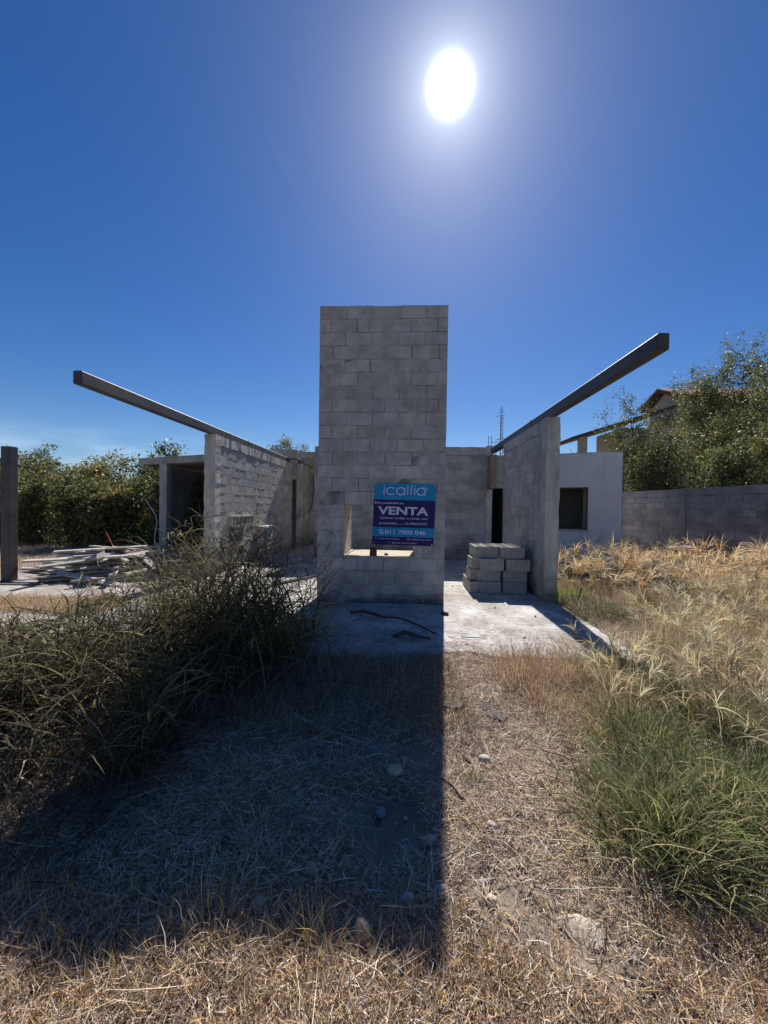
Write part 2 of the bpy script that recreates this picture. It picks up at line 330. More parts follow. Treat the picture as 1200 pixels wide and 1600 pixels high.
# ------------------------------------------------------------------ sale banner on the tower
BW_, BH_ = .925, .925
ban = tag(empty('sale_banner', (-.475, TY-.020, .925), 0), 'blue and navy sale banner reading VENTA, hung on the tower front over its opening', 'banner')
ban.rotation_euler = (0, math.radians(.8), 0)
def bend(u, v): return -.006*math.sin(3.1*u+1)*math.cos(2.2*v)-.012*max(0, (u-.6))*max(0, .5-v)*4
def ribbon_sheet(u0, u1, v0, v1, off, thick=.0015):
    nu, nv = 20, 20; mb = MB()
    for s in (0, 1):
        V = []; 
        for j in range(nv+1):
            for i in range(nu+1):
                u = u0+(u1-u0)*i/nu; v = v0+(v1-v0)*j/nv
                sk = -.018*(1-v/BH_)*1.0                       # slight skew of the cloth
                V.append((u+sk, bend(u, v)-off+(thick if s else 0), v))
        F = []
        for j in range(nv):
            for i in range(nu):
                a = j*(nu+1)+i; q = (a, a+1, a+nu+2, a+nu+1); F.append(q if s == 0 else q[::-1])
        mb.add(V, F)
    return mb
ribbon_sheet(0, BW_, 0, BH_, 0, .002).build('backing_sheet', MT['navy'], ban)
ribbon_sheet(.0005, BW_-.0005, .68, BH_-.0005, .0012, .0008).build('header_panel', MT['cyan'], ban)
ribbon_sheet(.0005, BW_-.0005, .125, .265, .0012, .0008).build('phone_panel', MT['cyan'], ban)
def place(V, off=.0030):
    return [(x-.018*(1-z/BH_), bend(x, z)-off, z) for (x, z) in V]
def text(s, u, v, h, w, m, name='lettering', bold=.0, sx=1.):
    cu = bpy.data.curves.new('t', 'FONT'); cu.body = s; cu.size = 1; cu.offset = bold; cu.resolution_u = 3
    o = bpy.data.objects.new('t', cu); COL.objects.link(o)
    dg = bpy.context.evaluated_depsgraph_get(); dg.update(); me = bpy.data.meshes.new_from_object(o.evaluated_get(dg))
    bpy.data.objects.remove(o)
    C = np.array([tuple(v.co)[:2] for v in me.vertices]); F = [tuple(p.vertices) for p in me.polygons]
    mn, mx = C.min(0), C.max(0); sxx = w/(mx[0]-mn[0]); cap = h
    szz = cap/.72
    if mx[1]-mn[1] > 0 and any(ch in s for ch in 'gpqyj,_@.'): base = 0.
    else: base = mn[1]
    V = [(u+(x-mn[0])*sxx, v+(y-base)*szz) for x, y in C]
    bpy.data.meshes.remove(me)
    return meshobj(name, place(V), F, m, ban)
def poly_strokes(strokes, m, name):
    """strokes: (points list of (u,v), half width); flat ribbons"""
    V, F = [], []
    for pts, hw in strokes:
        n = len(pts); b = len(V)
        for i, p in enumerate(pts):
            a = pts[max(i-1, 0)]; c = pts[min(i+1, n-1)]; dx, dz = c[0]-a[0], c[1]-a[1]; l = math.hypot(dx, dz) or 1
            V += [(p[0]-dz/l*hw, p[1]+dx/l*hw), (p[0]+dz/l*hw, p[1]-dx/l*hw)]
        F += [(b+2*i, b+2*i+1, b+2*i+3, b+2*i+2) for i in range(n-1)]
    return meshobj(name, place(V), F, m, ban)
def arc(cx, cz, r, a0, a1, n=28, rz=None): return [(cx+r*math.cos(math.radians(a0+(a1-a0)*i/n)), cz+(rz or r)*math.sin(math.radians(a0+(a1-a0)*i/n))) for i in range(n+1)]
def disc(cx, cz, r): return (arc(cx, cz, r*.5, 0, 360, 14), r*.5)
hw = .0078; zc = .812; R_ = .054
RX = .060
L = [([(.148, zc-R_), (.148, zc+R_)], hw), disc(.148, zc+R_+.026, .010),
     (arc(.247, zc, RX, 36, 324, 28, R_), hw),
     (arc(.396, zc, RX, 0, 360, 30, R_), hw), ([(.455, zc-R_-.004), (.455, zc+R_)], hw),
     ([(.502, zc-R_), (.502, zc+.086)], hw), ([(.556, zc-R_), (.556, zc+.086)], hw),
     ([(.606, zc-R_), (.606, zc+R_)], hw), disc(.606, zc+R_+.026, .010),
     (arc(.702, zc, RX, 0, 360, 30, R_), hw), ([(.760, zc-R_-.004), (.760, zc+R_)], hw),
     (arc(.775, zc+.030, .022, -60, 150, 14), .004), disc(.740, zc+R_+.022, .009), disc(.765, zc+R_+.008, .006), disc(.790, zc+.048, .007)]
poly_strokes(L, MT['ltext'], 'logo_lettering')
text('BIENES  RAÍCES', .150, .700, .030, .600, MT['ctext'], bold=-.004)
text('Esta propiedad en', .018, .618, .034, .43, MT['ltext'], bold=.008)
text('VENTA', .068, .455, .118, .760, MT['ltext'], name='large_lettering', bold=.030)
text('Quieres vender o rentar una', .10, .385, .034, .715, MT['ltext'], bold=.006)
text('propiedad........ LLAMANOS!', .10, .312, .034, .715, MT['ltext'], bold=.008)
text('811 7900 046', .190, .160, .066, .610, MT['ltext'], name='phone_lettering', bold=.018)
poly_strokes([(arc(.135, .195, .036, 0, 360), .0035), (arc(.150, .205, .026, 150, 290, 12), .007)], MT['ltext'], 'phone_symbol')
text('icallia Bienes Raices', .10, .083, .022, .31, MT['ltext'], bold=.004)
text('f', .05, .080, .030, .014, MT['ltext'], bold=.02)
text('icallia.bienes.raices', .585, .083, .022, .30, MT['ltext'], bold=.004)
poly_strokes([([(.530, .080), (.562, .080), (.562, .110), (.530, .110), (.530, .080)], .004), (arc(.546, .095, .007, 0, 360, 12), .003)], MT['ptext'], 'camera_symbol')
text('@icallia_bienes.raices1', .30, .025, .022, .37, MT['ltext'], bold=.004)
poly_strokes([([(.252, .024), (.262, .026), (.262, .054), (.274, .046)], .003)], MT['ltext'], 'note_symbol')
for u, v in ((.02, .905), (.905, .905), (.01, .02), (.90, .02)):
    gm = MB(); gm.tube([(u-.018*(1-v), -.004, v), (u-.018*(1-v), .004, v)], .009, 10); gm.build('eyelet', MT['pvc'], ban)
# a stone hung by string from the banner's lower corner, resting on the sill
wt = tag(empty('string_weight', (-.475+.0, TY+.04, .742)), 'small dark stone tied with string, holding the banner corner down on the sill', 'weight')
mb = MB(); mb.jbox((-.05, -.045, 0), (.05, .045, .125), .008); mb.build('stone', MT['brownwood'], wt)
mb = MB(); mb.tube([(0, 0, .12), (.02, -.03, .15), (.015, -.066, .20), (.012, -.068, .225)], .0035, 5); mb.build('string', MT['string'], wt)

# ------------------------------------------------------------------ right-hand wall with its beam
rw = tag(empty('block_wall', (2.20, 6.16, 0)), 'long plain block wall behind the loose blocks, carrying the right steel beam', 'wall')
RL = 2.72
leaf('block_face', RL-.22, -.06, 2.74, .17, [], rw, .185, .20, PI/2, bm='block', mm='mortar', joint=.010, rec=.005, jit=.003, var=.13, gapp=.04)
mb = MB(); rough_prism(mb, (0.0, 0, -.06), (.21, .20, 2.94), .09, .010); mb.build('end_pillar', MT['cast'], rw)
mb = MB(); rough_prism(mb, (.005, .20, 2.742), (.195, RL, 2.935), .12, .006); mb.build('bond_beam', MT['block'], rw)
def steel_beam(x0, x1, y0, y1, z0, z1, label, joint=None):
    o = tag(empty('steel_beam', ((x0+x1)/2, y0, z0)), label, 'beam', 'steel beams over the walls'); w = (x1-x0)/2; h = z1-z0
    mb = MB(); t = .006
    # closed rectangular tube with softened corners
    c = .012; sec = [(-w+c, 0), (w-c, 0), (w, c), (w, h-c), (w-c, h), (-w+c, h), (-w, h-c), (-w, c)]
    ys = [0, y1-y0]; V = [(p, y, q) for y in ys for p, q in sec]
    mb.add(V, [(k, (k+1) % 8, 8+(k+1) % 8, 8+k) for k in range(8)]+[tuple(range(8)), tuple(range(15, 7, -1))])
    mb.build('tube', MT['steel'], o)
    mb = MB(); mb.box((-w+.008, -.005, .008), (w-.008, -.0005, h-.008)); mb.build('end_cap', MT['steel'], o)
    if joint:
        mb = MB()
        for jy in joint: mb.box((-w-.004, jy-.008, -.003), (w+.004, jy+.008, h+.004))
        mb.build('weld_seam', MT['rust'], o)
    return o
steel_beam(2.253, 2.363, 3.626, 10.35, 2.944, 3.10, 'dark steel beam jutting out towards the viewer from the right-hand wall top', joint=(3.5,))
steel_beam(-4.085, -3.967, 4.512, 12.95, 2.946, 3.11, 'dark steel beam jutting out over the left, resting on the wall with the electric box', joint=(5.0,))

# ------------------------------------------------------------------ left-hand wall
lw = tag(empty('block_wall', (-4.13, 7.72, 0)), 'rough block wall on the left with electric boxes set in its face', 'wall')
LL = 5.5
leaf('block_face', LL-.22, -.06, 2.74, .16, [], lw, .19, .22, PI/2, bm='block_left', mm='mortar', joint=.013, rec=.003, jit=.0006, var=.13, gapp=.03, cj=.0004)
mb = MB(); rough_prism(mb, (-.02, 0, -.06), (.215, .23, 2.945), .09, .009); mb.build('end_pillar', MT['cast'], lw)
mb = MB(); rough_prism(mb, (.015, .225, 2.745), (.205, LL, 2.94), .10, .010); mb.build('bond_beam', MT['dala'], lw)
# mortar squeezed from the joints as thin irregular ridges
mb = MB()
for r in range(14):
    z = -.06+.2*(r+1)
    y = .26
    while y < LL-.2:
        l = random.uniform(.08, .34)
        if random.random() < .5: rough_prism(mb, (.187, y, z-.005), (.196, y+l, z+.005), .05, .002)
        y += l+random.uniform(.02, .2)
mb.build('squeezed_mortar', MT['dala'], lw)
# electric meter panel on the wall's face
mp_ = tag(empty('meter_panel', (-3.925, 8.42, 0)), 'electric meter panel with three round holes on the left wall, above weeds', 'meter box')
F_ = MB(); y0, y1, z0, z1 = 0, 1.28, 1.00, 1.24
F_.box((-.02, y0, z0), (.05, y0+.05, z1)); F_.box((-.02, y1-.05, z0), (.05, y1, z1)); F_.box((-.02, y0+.05, z1-.035), (.053, y1-.05, z1)); F_.box((-.02, y0+.05, z0), (.048, y1-.05, z0+.03))
F_.box((-.02, y0+.42, z0+.03), (.046, y0+.45, z1-.035)); F_.box((-.02, y0+.83, z0+.03), (.046, y0+.86, z1-.035)); F_.build('frame', MT['cast'], mp_)
b = MB(); b.box((-.015, y0+.05, z0+.03), (.004, y1-.05, z1-.035)); b.build('back_plate', MT['box'], mp_)
for i in range(3):
    b = MB(); cy_ = .235+i*.41; b.tube([(.006, cy_, 1.12), (.035, cy_, 1.12)], .085, 20); b.tube([(.035, cy_, 1.12), (.040, cy_, 1.12)], .06, 20); b.build('meter_socket', MT['dala'], mp_)
b = MB(); b.box((-.015, .02, .66), (.075, .50, .985)); b.box((.075, .04, .68), (.080, .48, .965)); b.build('breaker_box', MT['box'], mp_)
b = MB(); b.tube([(.082, .2, .80), (.1, .25, .79), (.084, .31, .78)], .006, 6); b.build('handle', MT['pvc'], mp_)
b = MB()
b.add([(.0, .60, .60), (.0, 1.24, .60), (.0, 1.24, .99), (.0, .72, .99), (.03, .60, .60), (.03, 1.24, .60), (.03, 1.24, .99), (.03, .72, .99)], [(0, 1, 2, 3), (7, 6, 5, 4), (0, 4, 5, 1), (1, 5, 6, 2), (2, 6, 7, 3), (3, 7, 4, 0)]); b.build('plaster_patch', MT['dala'], mp_)
b = MB(); rough_prism(b, (-.01, -.04, -.03), (.035, 1.20, .655), .1, .006); b.build('plaster_panel', MT['block_left'], mp_)
b = MB(); b.box((.036, .36, .33), (.041, .62, .52)); b.build('opening', MT['black'], mp_)  # flat black plate, the dark of a hole painted on the panel
pb = tag(empty('concrete_housing', (-3.925, 9.98, 0)), 'waist-high concrete conduit housing beside the meter panel', 'housing')
b = MB(); rough_prism(b, (0, 0, -.03), (.22, .66, .88), .08, .01); b.build('body', MT['cast'], pb)
b = MB(); rough_prism(b, (-.0, -.04, .88), (.25, .70, .93), .08, .008); b.build('cap', MT['dala'], pb)
b = MB(); b.jbox((.222, .05, .35), (.235, .2, .62), .004); b.build('orange_patch', MT['red'], pb)

# ------------------------------------------------------------------ left room: roof slab, column, window wall
lr = tag(empty('roofed_room', (-7.1, 10.8, 0)), 'open-fronted block room with flat concrete roof slab, left of the meter wall', 'building')
def L2(p): return (p[0]+7.1, p[1]-10.8, p[2])
def slabpoly(pts, z0, z1, j=.01):
    n = len(pts); V = [L2((x, y, z0)) for x, y in pts]+[L2((x, y, z1)) for x, y in pts]
    return V, [tuple(range(n-1, -1, -1)), tuple(range(n, 2*n))]+[(i, (i+1) % n, n+(i+1) % n, n+i) for i in range(n)]
def edge_pts(a, b, n, j): return [(a[0]+(b[0]-a[0])*i/n+random.uniform(-j, j)*.3, a[1]+(b[1]-a[1])*i/n+random.uniform(-j, j)) for i in range(n)]
pts = edge_pts((-8.06, 11.2), (-4.16, 9.70), 30, .012)+edge_pts((-4.16, 9.70), (-4.16, 17.6), 3, 0)+edge_pts((-4.16, 17.6), (-8.06, 17.6), 3, 0)+edge_pts((-8.06, 17.6), (-8.06, 11.2), 20, .01)
b = MB(); b.add(*slabpoly(pts, 2.66, 2.855)); b.build('roof', MT['slabroof'], lr)
pi_ = [(-7.85, 11.35), (-4.3, 10.0), (-4.3, 17.4), (-7.85, 17.4)]
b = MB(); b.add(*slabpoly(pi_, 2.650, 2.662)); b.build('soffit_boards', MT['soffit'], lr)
b = MB(); rough_prism(b, L2((-7.10, 10.74, -.05)), L2((-6.89, 10.95, 2.655)), .1, .009); b.build('column', MT['cast'], lr)
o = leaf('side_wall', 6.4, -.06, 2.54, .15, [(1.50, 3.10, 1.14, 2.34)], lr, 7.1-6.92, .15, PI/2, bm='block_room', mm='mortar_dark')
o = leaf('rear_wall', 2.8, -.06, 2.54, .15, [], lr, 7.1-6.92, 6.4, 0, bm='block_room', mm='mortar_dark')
b = MB(); rough_prism(b, L2((-6.93+.0, 11.0, 2.542)), L2((-6.90, 17.2, 2.648)), .3, .004); b.build('wall_plate', MT['cast'], lr)
b = MB(); b.box(L2((-6.20, 11.6, .03)), L2((-4.5, 11.72, .16))); b.build('step', MT['cast'], lr)

# ------------------------------------------------------------------ rear core of the house (behind the tower)
rc = tag(empty('rear_building', (-2.6, 10.9, 0)), 'block back part of the unfinished house seen either side of the tower', 'building')
def L3(p): return (p[0]+2.6, p[1]-10.9, p[2])
leaf('front_wall', 4.86, -.04, 2.96, .15, [], rc, 0, 0, 0, bm='block_back', mm='mortar', joint=.013, var=.16, jit=.004)
b = MB(); rough_prism(b, L3((-2.6, 10.885, 2.962)), L3((2.26, 11.05, 3.20)), .12, .007); b.build('bond_beam', MT['slabroof'], rc)
b = MB(); rough_prism(b, L3((2.262, 10.86, -.03)), L3((2.42, 11.06, 3.24)), .1, .008); b.build('pillar', MT['cast'], rc)
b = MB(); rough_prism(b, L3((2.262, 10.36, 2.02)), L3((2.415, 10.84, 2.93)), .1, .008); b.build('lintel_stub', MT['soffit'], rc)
b = MB(); rough_prism(b, L3((2.43, 10.70, 2.05)), L3((3.3, 10.86, 2.95)), .1, .006); b.build('lintel_wall', MT['dala'], rc)
for x in (2.31, 2.39):
    b = MB(); b.tube([L3((x, 10.95, 3.2)), L3((x+.004, 10.95, 3.52))], .008, 6); b.build('rebar', MT['rust'], rc)
leaf('side_wall', 6.0, -.04, 2.76, .15, [], rc, 2.6+3.3, .0, PI/2, bm='block_back')
leaf('side_wall', 5.4, -.04, 2.76, .15, [], rc, 2.6+2.42, .3, PI/2, bm='block_back')
b = MB(); b.box(L3((2.43, 10.87, 2.76)), L3((3.3, 16.8, 2.9))); b.build('roof', MT['slabroof'], rc)
b = MB(); b.box(L3((2.28, 16.6, -.03)), L3((3.3, 16.8, 2.76))); b.build('rear_wall', MT['black'], rc)  # wall coloured black so the doorway in front reads unlit
# recessed bay on the left of the tower, under its own roof slab
b = MB(); rough_prism(b, L3((-3.42, 12.0, 3.02)), L3((-2.62, 16.5, 3.20)), .15, .008); b.build('roof', MT['slabroof'], rc)
b = MB(); rough_prism(b, L3((-4.9, 13.62, 2.98)), L3((-3.43, 16.5, 3.19)), .15, .006); b.build('roof', MT['slabroof'], rc)  # unseen roof part added so the recess walls fall in shade
b = MB(); rough_prism(b, L3((-2.64, 12.0, 3.02)), L3((-2.0, 16.5, 3.20)), .15, .008); b.build('roof', MT['slabroof'], rc)
leaf('recess_wall', 2.6, .02, 3.02, .15, [], rc, -1.15, 3.3, 0, bm='block_back', mm='mortar')
leaf('recess_side_wall', .9, -.04, 2.96, .15, [], rc, -.98, 2.56, PI/2, bm='block_back', mm='mortar')
b = MB(); rough_prism(b, L3((-3.80, 13.24, -.03)), L3((-3.62, 13.45, 2.95)), .12, .006); b.build('door_pillar', MT['cast'], rc)
b = MB(); rough_prism(b, L3((-4.6, 13.26, 2.40)), L3((-3.81, 13.45, 3.10)), .12, .008); b.build('door_lintel', MT['cast'], rc)
b = MB(); b.box(L3((-4.95, 14.6, .03)), L3((-3.76, 14.75, 2.97))); b.build('added_dark_backing', MT['block_room'], rc)  # unseen backing added to block outside light and darken the doorway
b = MB(); rough_prism(b, L3((-4.75, 13.0, 3.12)), L3((-3.72, 13.6, 3.42)), .12, .01); b.build('parapet_block', MT['slabroof'], rc)
hs = MB(); hs.tube([L3((-3.42, 14.1, 2.7)), L3((-3.40, 14.08, 2.1)), L3((-3.45, 14.05, 1.5)), L3((-3.62, 14.0, 1.1))], .022, 7)
tag(hs.build('conduit_hose', MT['rust']), 'dark red flexible conduit hanging down the shaded wall left of the tower', 'hose'); bpy.data.objects['conduit_hose'].location = (-2.6, 10.9, 0)
pv = MB(); pv.tube([(0, 0, 0), (.02, 0, .02), (.045, 0, .06), (.07, -.02, .3), (.10, -.05, .56)], .022, 8)
tag(pv.build('waste_pipe', MT['pvc'], loc=(.93, 10.0, .04)), 'white plastic pipe stub standing out of the floor in front of the back wall', 'pipe')

# ------------------------------------------------------------------ white rendered annex
wa = tag(empty('white_annex', (3.97, 10.25, 0), -math.atan2(.62, 1.45)), 'small white rendered room with one dark window, right of the long block wall', 'building')
WL0, WL1 = -1.15, 1.43
def slabwall(mb, x0, x1, y0, y1, z0, z1, ops):
    xsx = sorted({x0, x1, *[o[0] for o in ops], *[o[1] for o in ops]}); zsx = sorted({z0, z1, *[o[2] for o in ops], *[o[3] for o in ops]})
    for i in range(len(xsx)-1):
        for j in range(len(zsx)-1):
            xm, zm = (xsx[i]+xsx[i+1])/2, (zsx[j]+zsx[j+1])/2
            if any(o[0] < xm < o[1] and o[2] < zm < o[3] for o in ops): continue
            mb.box((xsx[i], y0, zsx[j]), (xsx[i+1], y1, zsx[j+1]))
b = MB(); slabwall(b, WL0, WL1, 0, .17, -.05, 2.94, [(-.42, .70, .98, 2.06)]); b.build('front_wall', MT['white'], wa)
b = MB(); b.box((WL1-.17, .17, -.05), (WL1-.001, 3.6, 2.93)); b.build('side_wall', MT['white'], wa)
b = MB(); b.box((WL0, .17, -.05), (WL0+.17, 3.6, 2.93)); b.build('side_wall', MT['white'], wa)
b = MB(); b.box((WL0+.17, 3.45, -.05), (WL1-.17, 3.6, 2.93)); b.build('rear_wall', MT['white'], wa)
b = MB(); b.box((WL0+.17, .171, 2.70), (WL1-.171, 3.45, 2.85)); b.build('roof', MT['slabroof'], wa)
wf = MB()
for bx in (((-.42, .06, .98), (.70, .11, 1.01)), ((-.42, .06, 2.03), (.70, .11, 2.06)), ((-.42, .06, 1.01), (-.39, .11, 2.03)), ((.67, .06, 1.01), (.70, .11, 2.03))): wf.box(*bx)
wfo = wf.build('window', MT['steel'], wa)
b = MB(); rough_prism(b, (-.46, -.03, .93), (.74, .10, .978), .1, .003); b.build('sill', MT['cast'], wa)
b = MB(); b.box((.60, .42, .0), (.68, .50, 2.7)); b.build('inner_jamb_strip', MT['cream'], wa)  # cream strip added for the bright inner jamb behind the window

# ------------------------------------------------------------------ boundary wall
P0, P1 = Vector((8.28, 15.0, 0)), Vector((9.35, 5.2, 0))
dd = (P1-P0).normalized(); LB = (P1-P0).length; angb = math.atan2(dd.y, dd.x)
bwl = tag(empty('boundary_wall', tuple(P0), angb), 'dark grey block boundary wall along the right side of the yard', 'wall')
B, C = block_wall(LB, -.05, 1.95, .15, (), joint=.012, var=.16, jit=.004, gapp=.03)
o = B.build('block_face', MT['block_yard'], bwl, loc=(0, -.075, 0)); C.build('mortar', MT['mortar_dark'], o)
b = MB(); rough_prism(b, (0, -.085, 1.952), (LB, .085, 2.17), .15, .006); b.build('coping', MT['block_yard'], bwl)
for u, ht in ((-.1, 2.2), (2.75, 2.165), (5.62, 2.42), (8.6, 2.42)):
    b = MB(); rough_prism(b, (u-.11, -.11, -.05), (u+.11, .11, ht), .12, .006); b.build('post', MT['block_yard'], bwl)

# ------------------------------------------------------------------ steel post at the far left
b = tag(empty('steel_post', (-7.27, 6.68, 0)), 'dark square steel post at the left edge of the picture', 'post')
m = MB(); w = .085; sec = [(-w, -w+.01), (-w+.01, -w), (w-.01, -w), (w, -w+.01), (w, w-.01), (w-.01, w), (-w+.01, w), (-w, w-.01)]
m.add([(x, y, z) for z in (.03, 2.50) for x, y in sec], [(k, (k+1) % 8, 8+(k+1) % 8, 8+k) for k in range(8)]+[tuple(range(7, -1, -1)), tuple(range(8, 16))]); m.build('shaft', MT['steel'], b)
m = MB(); m.box((-.14, -.14, .028), (.14, .14, .042)); m.build('base_plate', MT['rust'], b)

# ------------------------------------------------------------------ far house with tiled roof, antenna mast
fh = tag(empty('tiled_house', (18, 31, 0)), 'two-storey cream house with red tiled gable roof rising behind the trees', 'house')
def gable(mb, x0, x1, y0, y1, xr, ze, zr, th=.25):
    V = [(x0, y0, ze), (xr, y0, zr), (x1, y0, ze), (x0, y1, ze), (xr, y1, zr), (x1, y1, ze)]
    V += [(x, y, z-th) for x, y, z in V]
    mb.add(V, [(0, 1, 4, 3), (1, 2, 5, 4), (9, 10, 7, 6), (10, 11, 8, 7), (0, 6, 7, 1), (1, 7, 8, 2), (3, 4, 10, 9), (4, 5, 11, 10), (0, 3, 9, 6), (2, 8, 11, 5)])
def gable_x(mb, x0, x1, y0, y1, ze, zr, th):
    yr = (y0+y1)/2; V = [(x, y, z) for x in (x0, x1) for y, z in ((y0, ze), (yr, zr), (y1, ze))]; V += [(x, y, z-th) for x, y, z in V]
    mb.add(V, [(0, 3, 4, 1), (1, 4, 5, 2), (6, 7, 10, 9), (7, 8, 11, 10), (0, 1, 7, 6), (1, 2, 8, 7), (3, 9, 10, 4), (4, 10, 11, 5), (0, 6, 9, 3), (2, 5, 11, 8)])
m = MB(); m.box((3.6, .5, -.1), (12, 4.5, 10.3)); m.add([(3.6, .5, 10.3), (3.6, 4.5, 10.3), (3.6, 2.5, 11.35), (12, .5, 10.3), (12, 4.5, 10.3), (12, 2.5, 11.35)], [(0, 2, 1), (3, 4, 5), (0, 3, 5, 2), (1, 2, 5, 4)]); m.build('wall', MT['cream'], fh)
m = MB(); gable_x(m, 3.0, 12.5, 0, 5, 10.5, 11.6, .22); m.build('fascia', MT['brownwood'], fh)
m = MB(); gable_x(m, 2.95, 12.55, -.08, 5.08, 10.585, 11.72, .10); m.build('roof', MT['tile'], fh)
m = MB(); m.add([(-5.1, -.3, 7.15), (2.9, -.3, 9.75), (2.9, 5, 9.75), (-5.1, 5, 7.15), (-5.1, -.3, 6.93), (2.9, -.3, 9.5), (2.9, 5, 9.5), (-5.1, 5, 6.93)], [(0, 1, 2, 3), (7, 6, 5, 4), (0, 4, 5, 1), (1, 5, 6, 2), (2, 6, 7, 3), (3, 7, 4, 0)]); m.build('porch_roof', MT['brownwood'], fh)
m = MB(); m.box((-4.35, 0, 5.3), (-3.8, .5, 7.2)); m.box((-4.45, -.1, 5.15), (-3.7, .6, 5.35)); m.build('porch_pillar', MT['cream'], fh)
m = MB(); m.box((-4.9, -.2, -.1), (3.59, 4.4, 5.15)); m.box((-1.0, .3, 5.15), (3.59, 4.4, 8.0)); m.build('lower_storey', MT['cream'], fh)
for x in (5.2, 8.5):
    m = MB(); m.box((x, .42, 6.2), (x+1.3, .499, 7.6)); w_ = m.build('window', MT['brownwood'], fh); m = MB(); m.box((x+.08, .38, 6.28), (x+1.22, .419, 7.52)); m.build('pane', MT['glass'], w_)

am = tag(empty('antenna_mast', (14.6, 60, 0)), 'slim lattice antenna mast far off above the back wall, near the right beam', 'mast')
m = MB(); H = 15.6; legs = [(.28*math.cos(a), .28*math.sin(a)) for a in (PI/2, PI/2+2*PI/3, PI/2+4*PI/3)]
for x, y in legs: m.tube([(x, y, 0), (x*.7, y*.7, H)], .04, 5)
for i in range(26):
    for k_ in range(3):
        a, c = legs[k_], legs[(k_+1) % 3]; z = i*.6; f0 = 1-.3*z/H; m.tube([(a[0]*f0, a[1]*f0, z), (c[0]*f0, c[1]*f0, z+.6)], .018, 4)
m.build('lattice', MT['steel_grey'], am)
m = MB(); m.tube([(0, 0, H), (0, 0, H+1.6)], .05, 6); m.build('mast_tip', MT['steel_grey'], am)
for z, l in ((11.6, 1.6), (12.0, 1.0), (H, .8), (H+.5, .5), (H+.9, .35)): m = MB(); m.tube([(-l, 0, z), (l*.6, 0, z+.25)], .04, 5); m.build('aerial', MT['steel_grey'], am)
for z_, s_ in ((13.0, 7), (13.0, -7)):
    m = MB(); m.tube([(0, 0, z_), (s_, 3, 0)], .015, 4); m.build('guy_wire', MT['steel_grey'], am)

# ------------------------------------------------------------------ loose concrete blocks by the wall
def hollow_block():
    l, h, d = .395, .195, .148; t = .028; V = []; F = []; mb = MB()
    # outer shell with two open cells on top (webs run right through)
    xs_ = [-l/2, -l/2+t, -t/2, t/2, l/2-t, l/2]; ys_ = [-d/2, -d/2+t, d/2-t, d/2]
    solid = [[not ((i in (1, 3)) and j == 1) for j in range(3)] for i in range(5)]
    def vid(i, j, k, cache={}): return None
    vs = {}; 
    def v(i, j, k):
        if (i, j, k) not in vs: vs[(i, j, k)] = len(V); V.append((xs_[i], ys_[j], (0, h)[k]))
        return vs[(i, j, k)]
    for i in range(5):
        for j in range(3):
            if not solid[i][j]: continue
            F.append((v(i, j, 1), v(i+1, j, 1), v(i+1, j+1, 1), v(i, j+1, 1))); F.append((v(i, j, 0), v(i, j+1, 0), v(i+1, j+1, 0), v(i+1, j, 0)))
            for (di, dj, a, c) in ((-1, 0, (i, j), (i, j+1)), (1, 0, (i+1, j+1), (i+1, j)), (0, -1, (i+1, j), (i, j)), (0, 1, (i, j+1), (i+1, j+1))):
                ii, jj = i+di, j+dj
                if 0 <= ii < 5 and 0 <= jj < 3 and solid[ii][jj]: continue
                F.append((v(a[0], a[1], 0), v(a[0], a[1], 1), v(c[0], c[1], 1), v(c[0], c[1], 0)))
    return np.array(V), F
HV, HF = hollow_block()
blk_me = None
def loose_block(x, y, z, rz, label, tintk):
    global blk_me
    vv = HV.copy()
    o = meshobj('concrete_block', vv, HF, MT['block_loose'], tint=np.full((len(vv), 3), tintk), loc=(x, y, z), rz=rz)
    md = o.modifiers.new('edge', 'BEVEL'); md.width = .004; md.segments = 1; md.limit_method = 'ANGLE'
    tag(o, label, 'concrete block', 'loose concrete blocks stacked by the long wall')
    return o
hid = 'grey hollow concrete block inside the stack by the long wall, mostly hidden'
BY = 6.72
cols = [1.90, 1.49]
rn = lambda a: random.uniform(-a, a)
rows = ['on the floor', 'second up', 'third up', 'top course']
special = {(0, 0, 0): 'grey concrete block at the bottom right front of the stack, on the floor', (0, 0, 1): 'grey concrete block second up at the right front of the stack',
           (0, 0, 2): 'grey concrete block third up at the right front, jutting to the right', (0, 0, 3): 'grey concrete block at the top right front of the stack',
           (1, 0, 0): 'grey concrete block at the bottom middle front, resting on the floor', (1, 0, 1): 'grey concrete block second up in the middle front of the stack',
           (1, 0, 2): 'grey concrete block third up in the middle front of the stack', (1, 0, 3): 'grey concrete block with chipped end, top middle front of the stack'}
for ci, cx in enumerate(cols):
    for dpt in range(5):
        for lv in range(4):
            if dpt > 1 and 0 < lv < 3 and ci == 1: continue
            if dpt == 4 and lv == 3 and ci == 1: continue
            lb = special.get((ci, dpt, lv), hid)
            sx = {0: -.01, 1: .0, 2: .045, 3: -.035}.get(lv, 0) if ci == 0 else {0: -.02, 1: -.03, 2: .02, 3: -.055}.get(lv, 0)
            if dpt > 0 and lv == 3: lb = 'grey hollow concrete block with open cells in the top course, behind the front ones'
            if lb == hid: lb = 'grey concrete block %s, row %s behind the stack front, %s' % (rows[lv], ('zero', 'one', 'two', 'three', 'four')[dpt], ('right side', 'middle')[ci])
            if 'open cells' in lb: lb = 'grey block with open cells, stack top, %s, row %s behind the front' % (('right side', 'middle')[ci], ('zero', 'one', 'two', 'three', 'four')[dpt])
            loose_block(cx+sx+rn(.004), BY+dpt*.157+rn(.008)+(.0, .02, -.015, .05)[lv]+((.03, .05, .03, .11)[lv] if ci else 0), .032+lv*.198, rn(.045), lb, random.uniform(.88, 1.08))
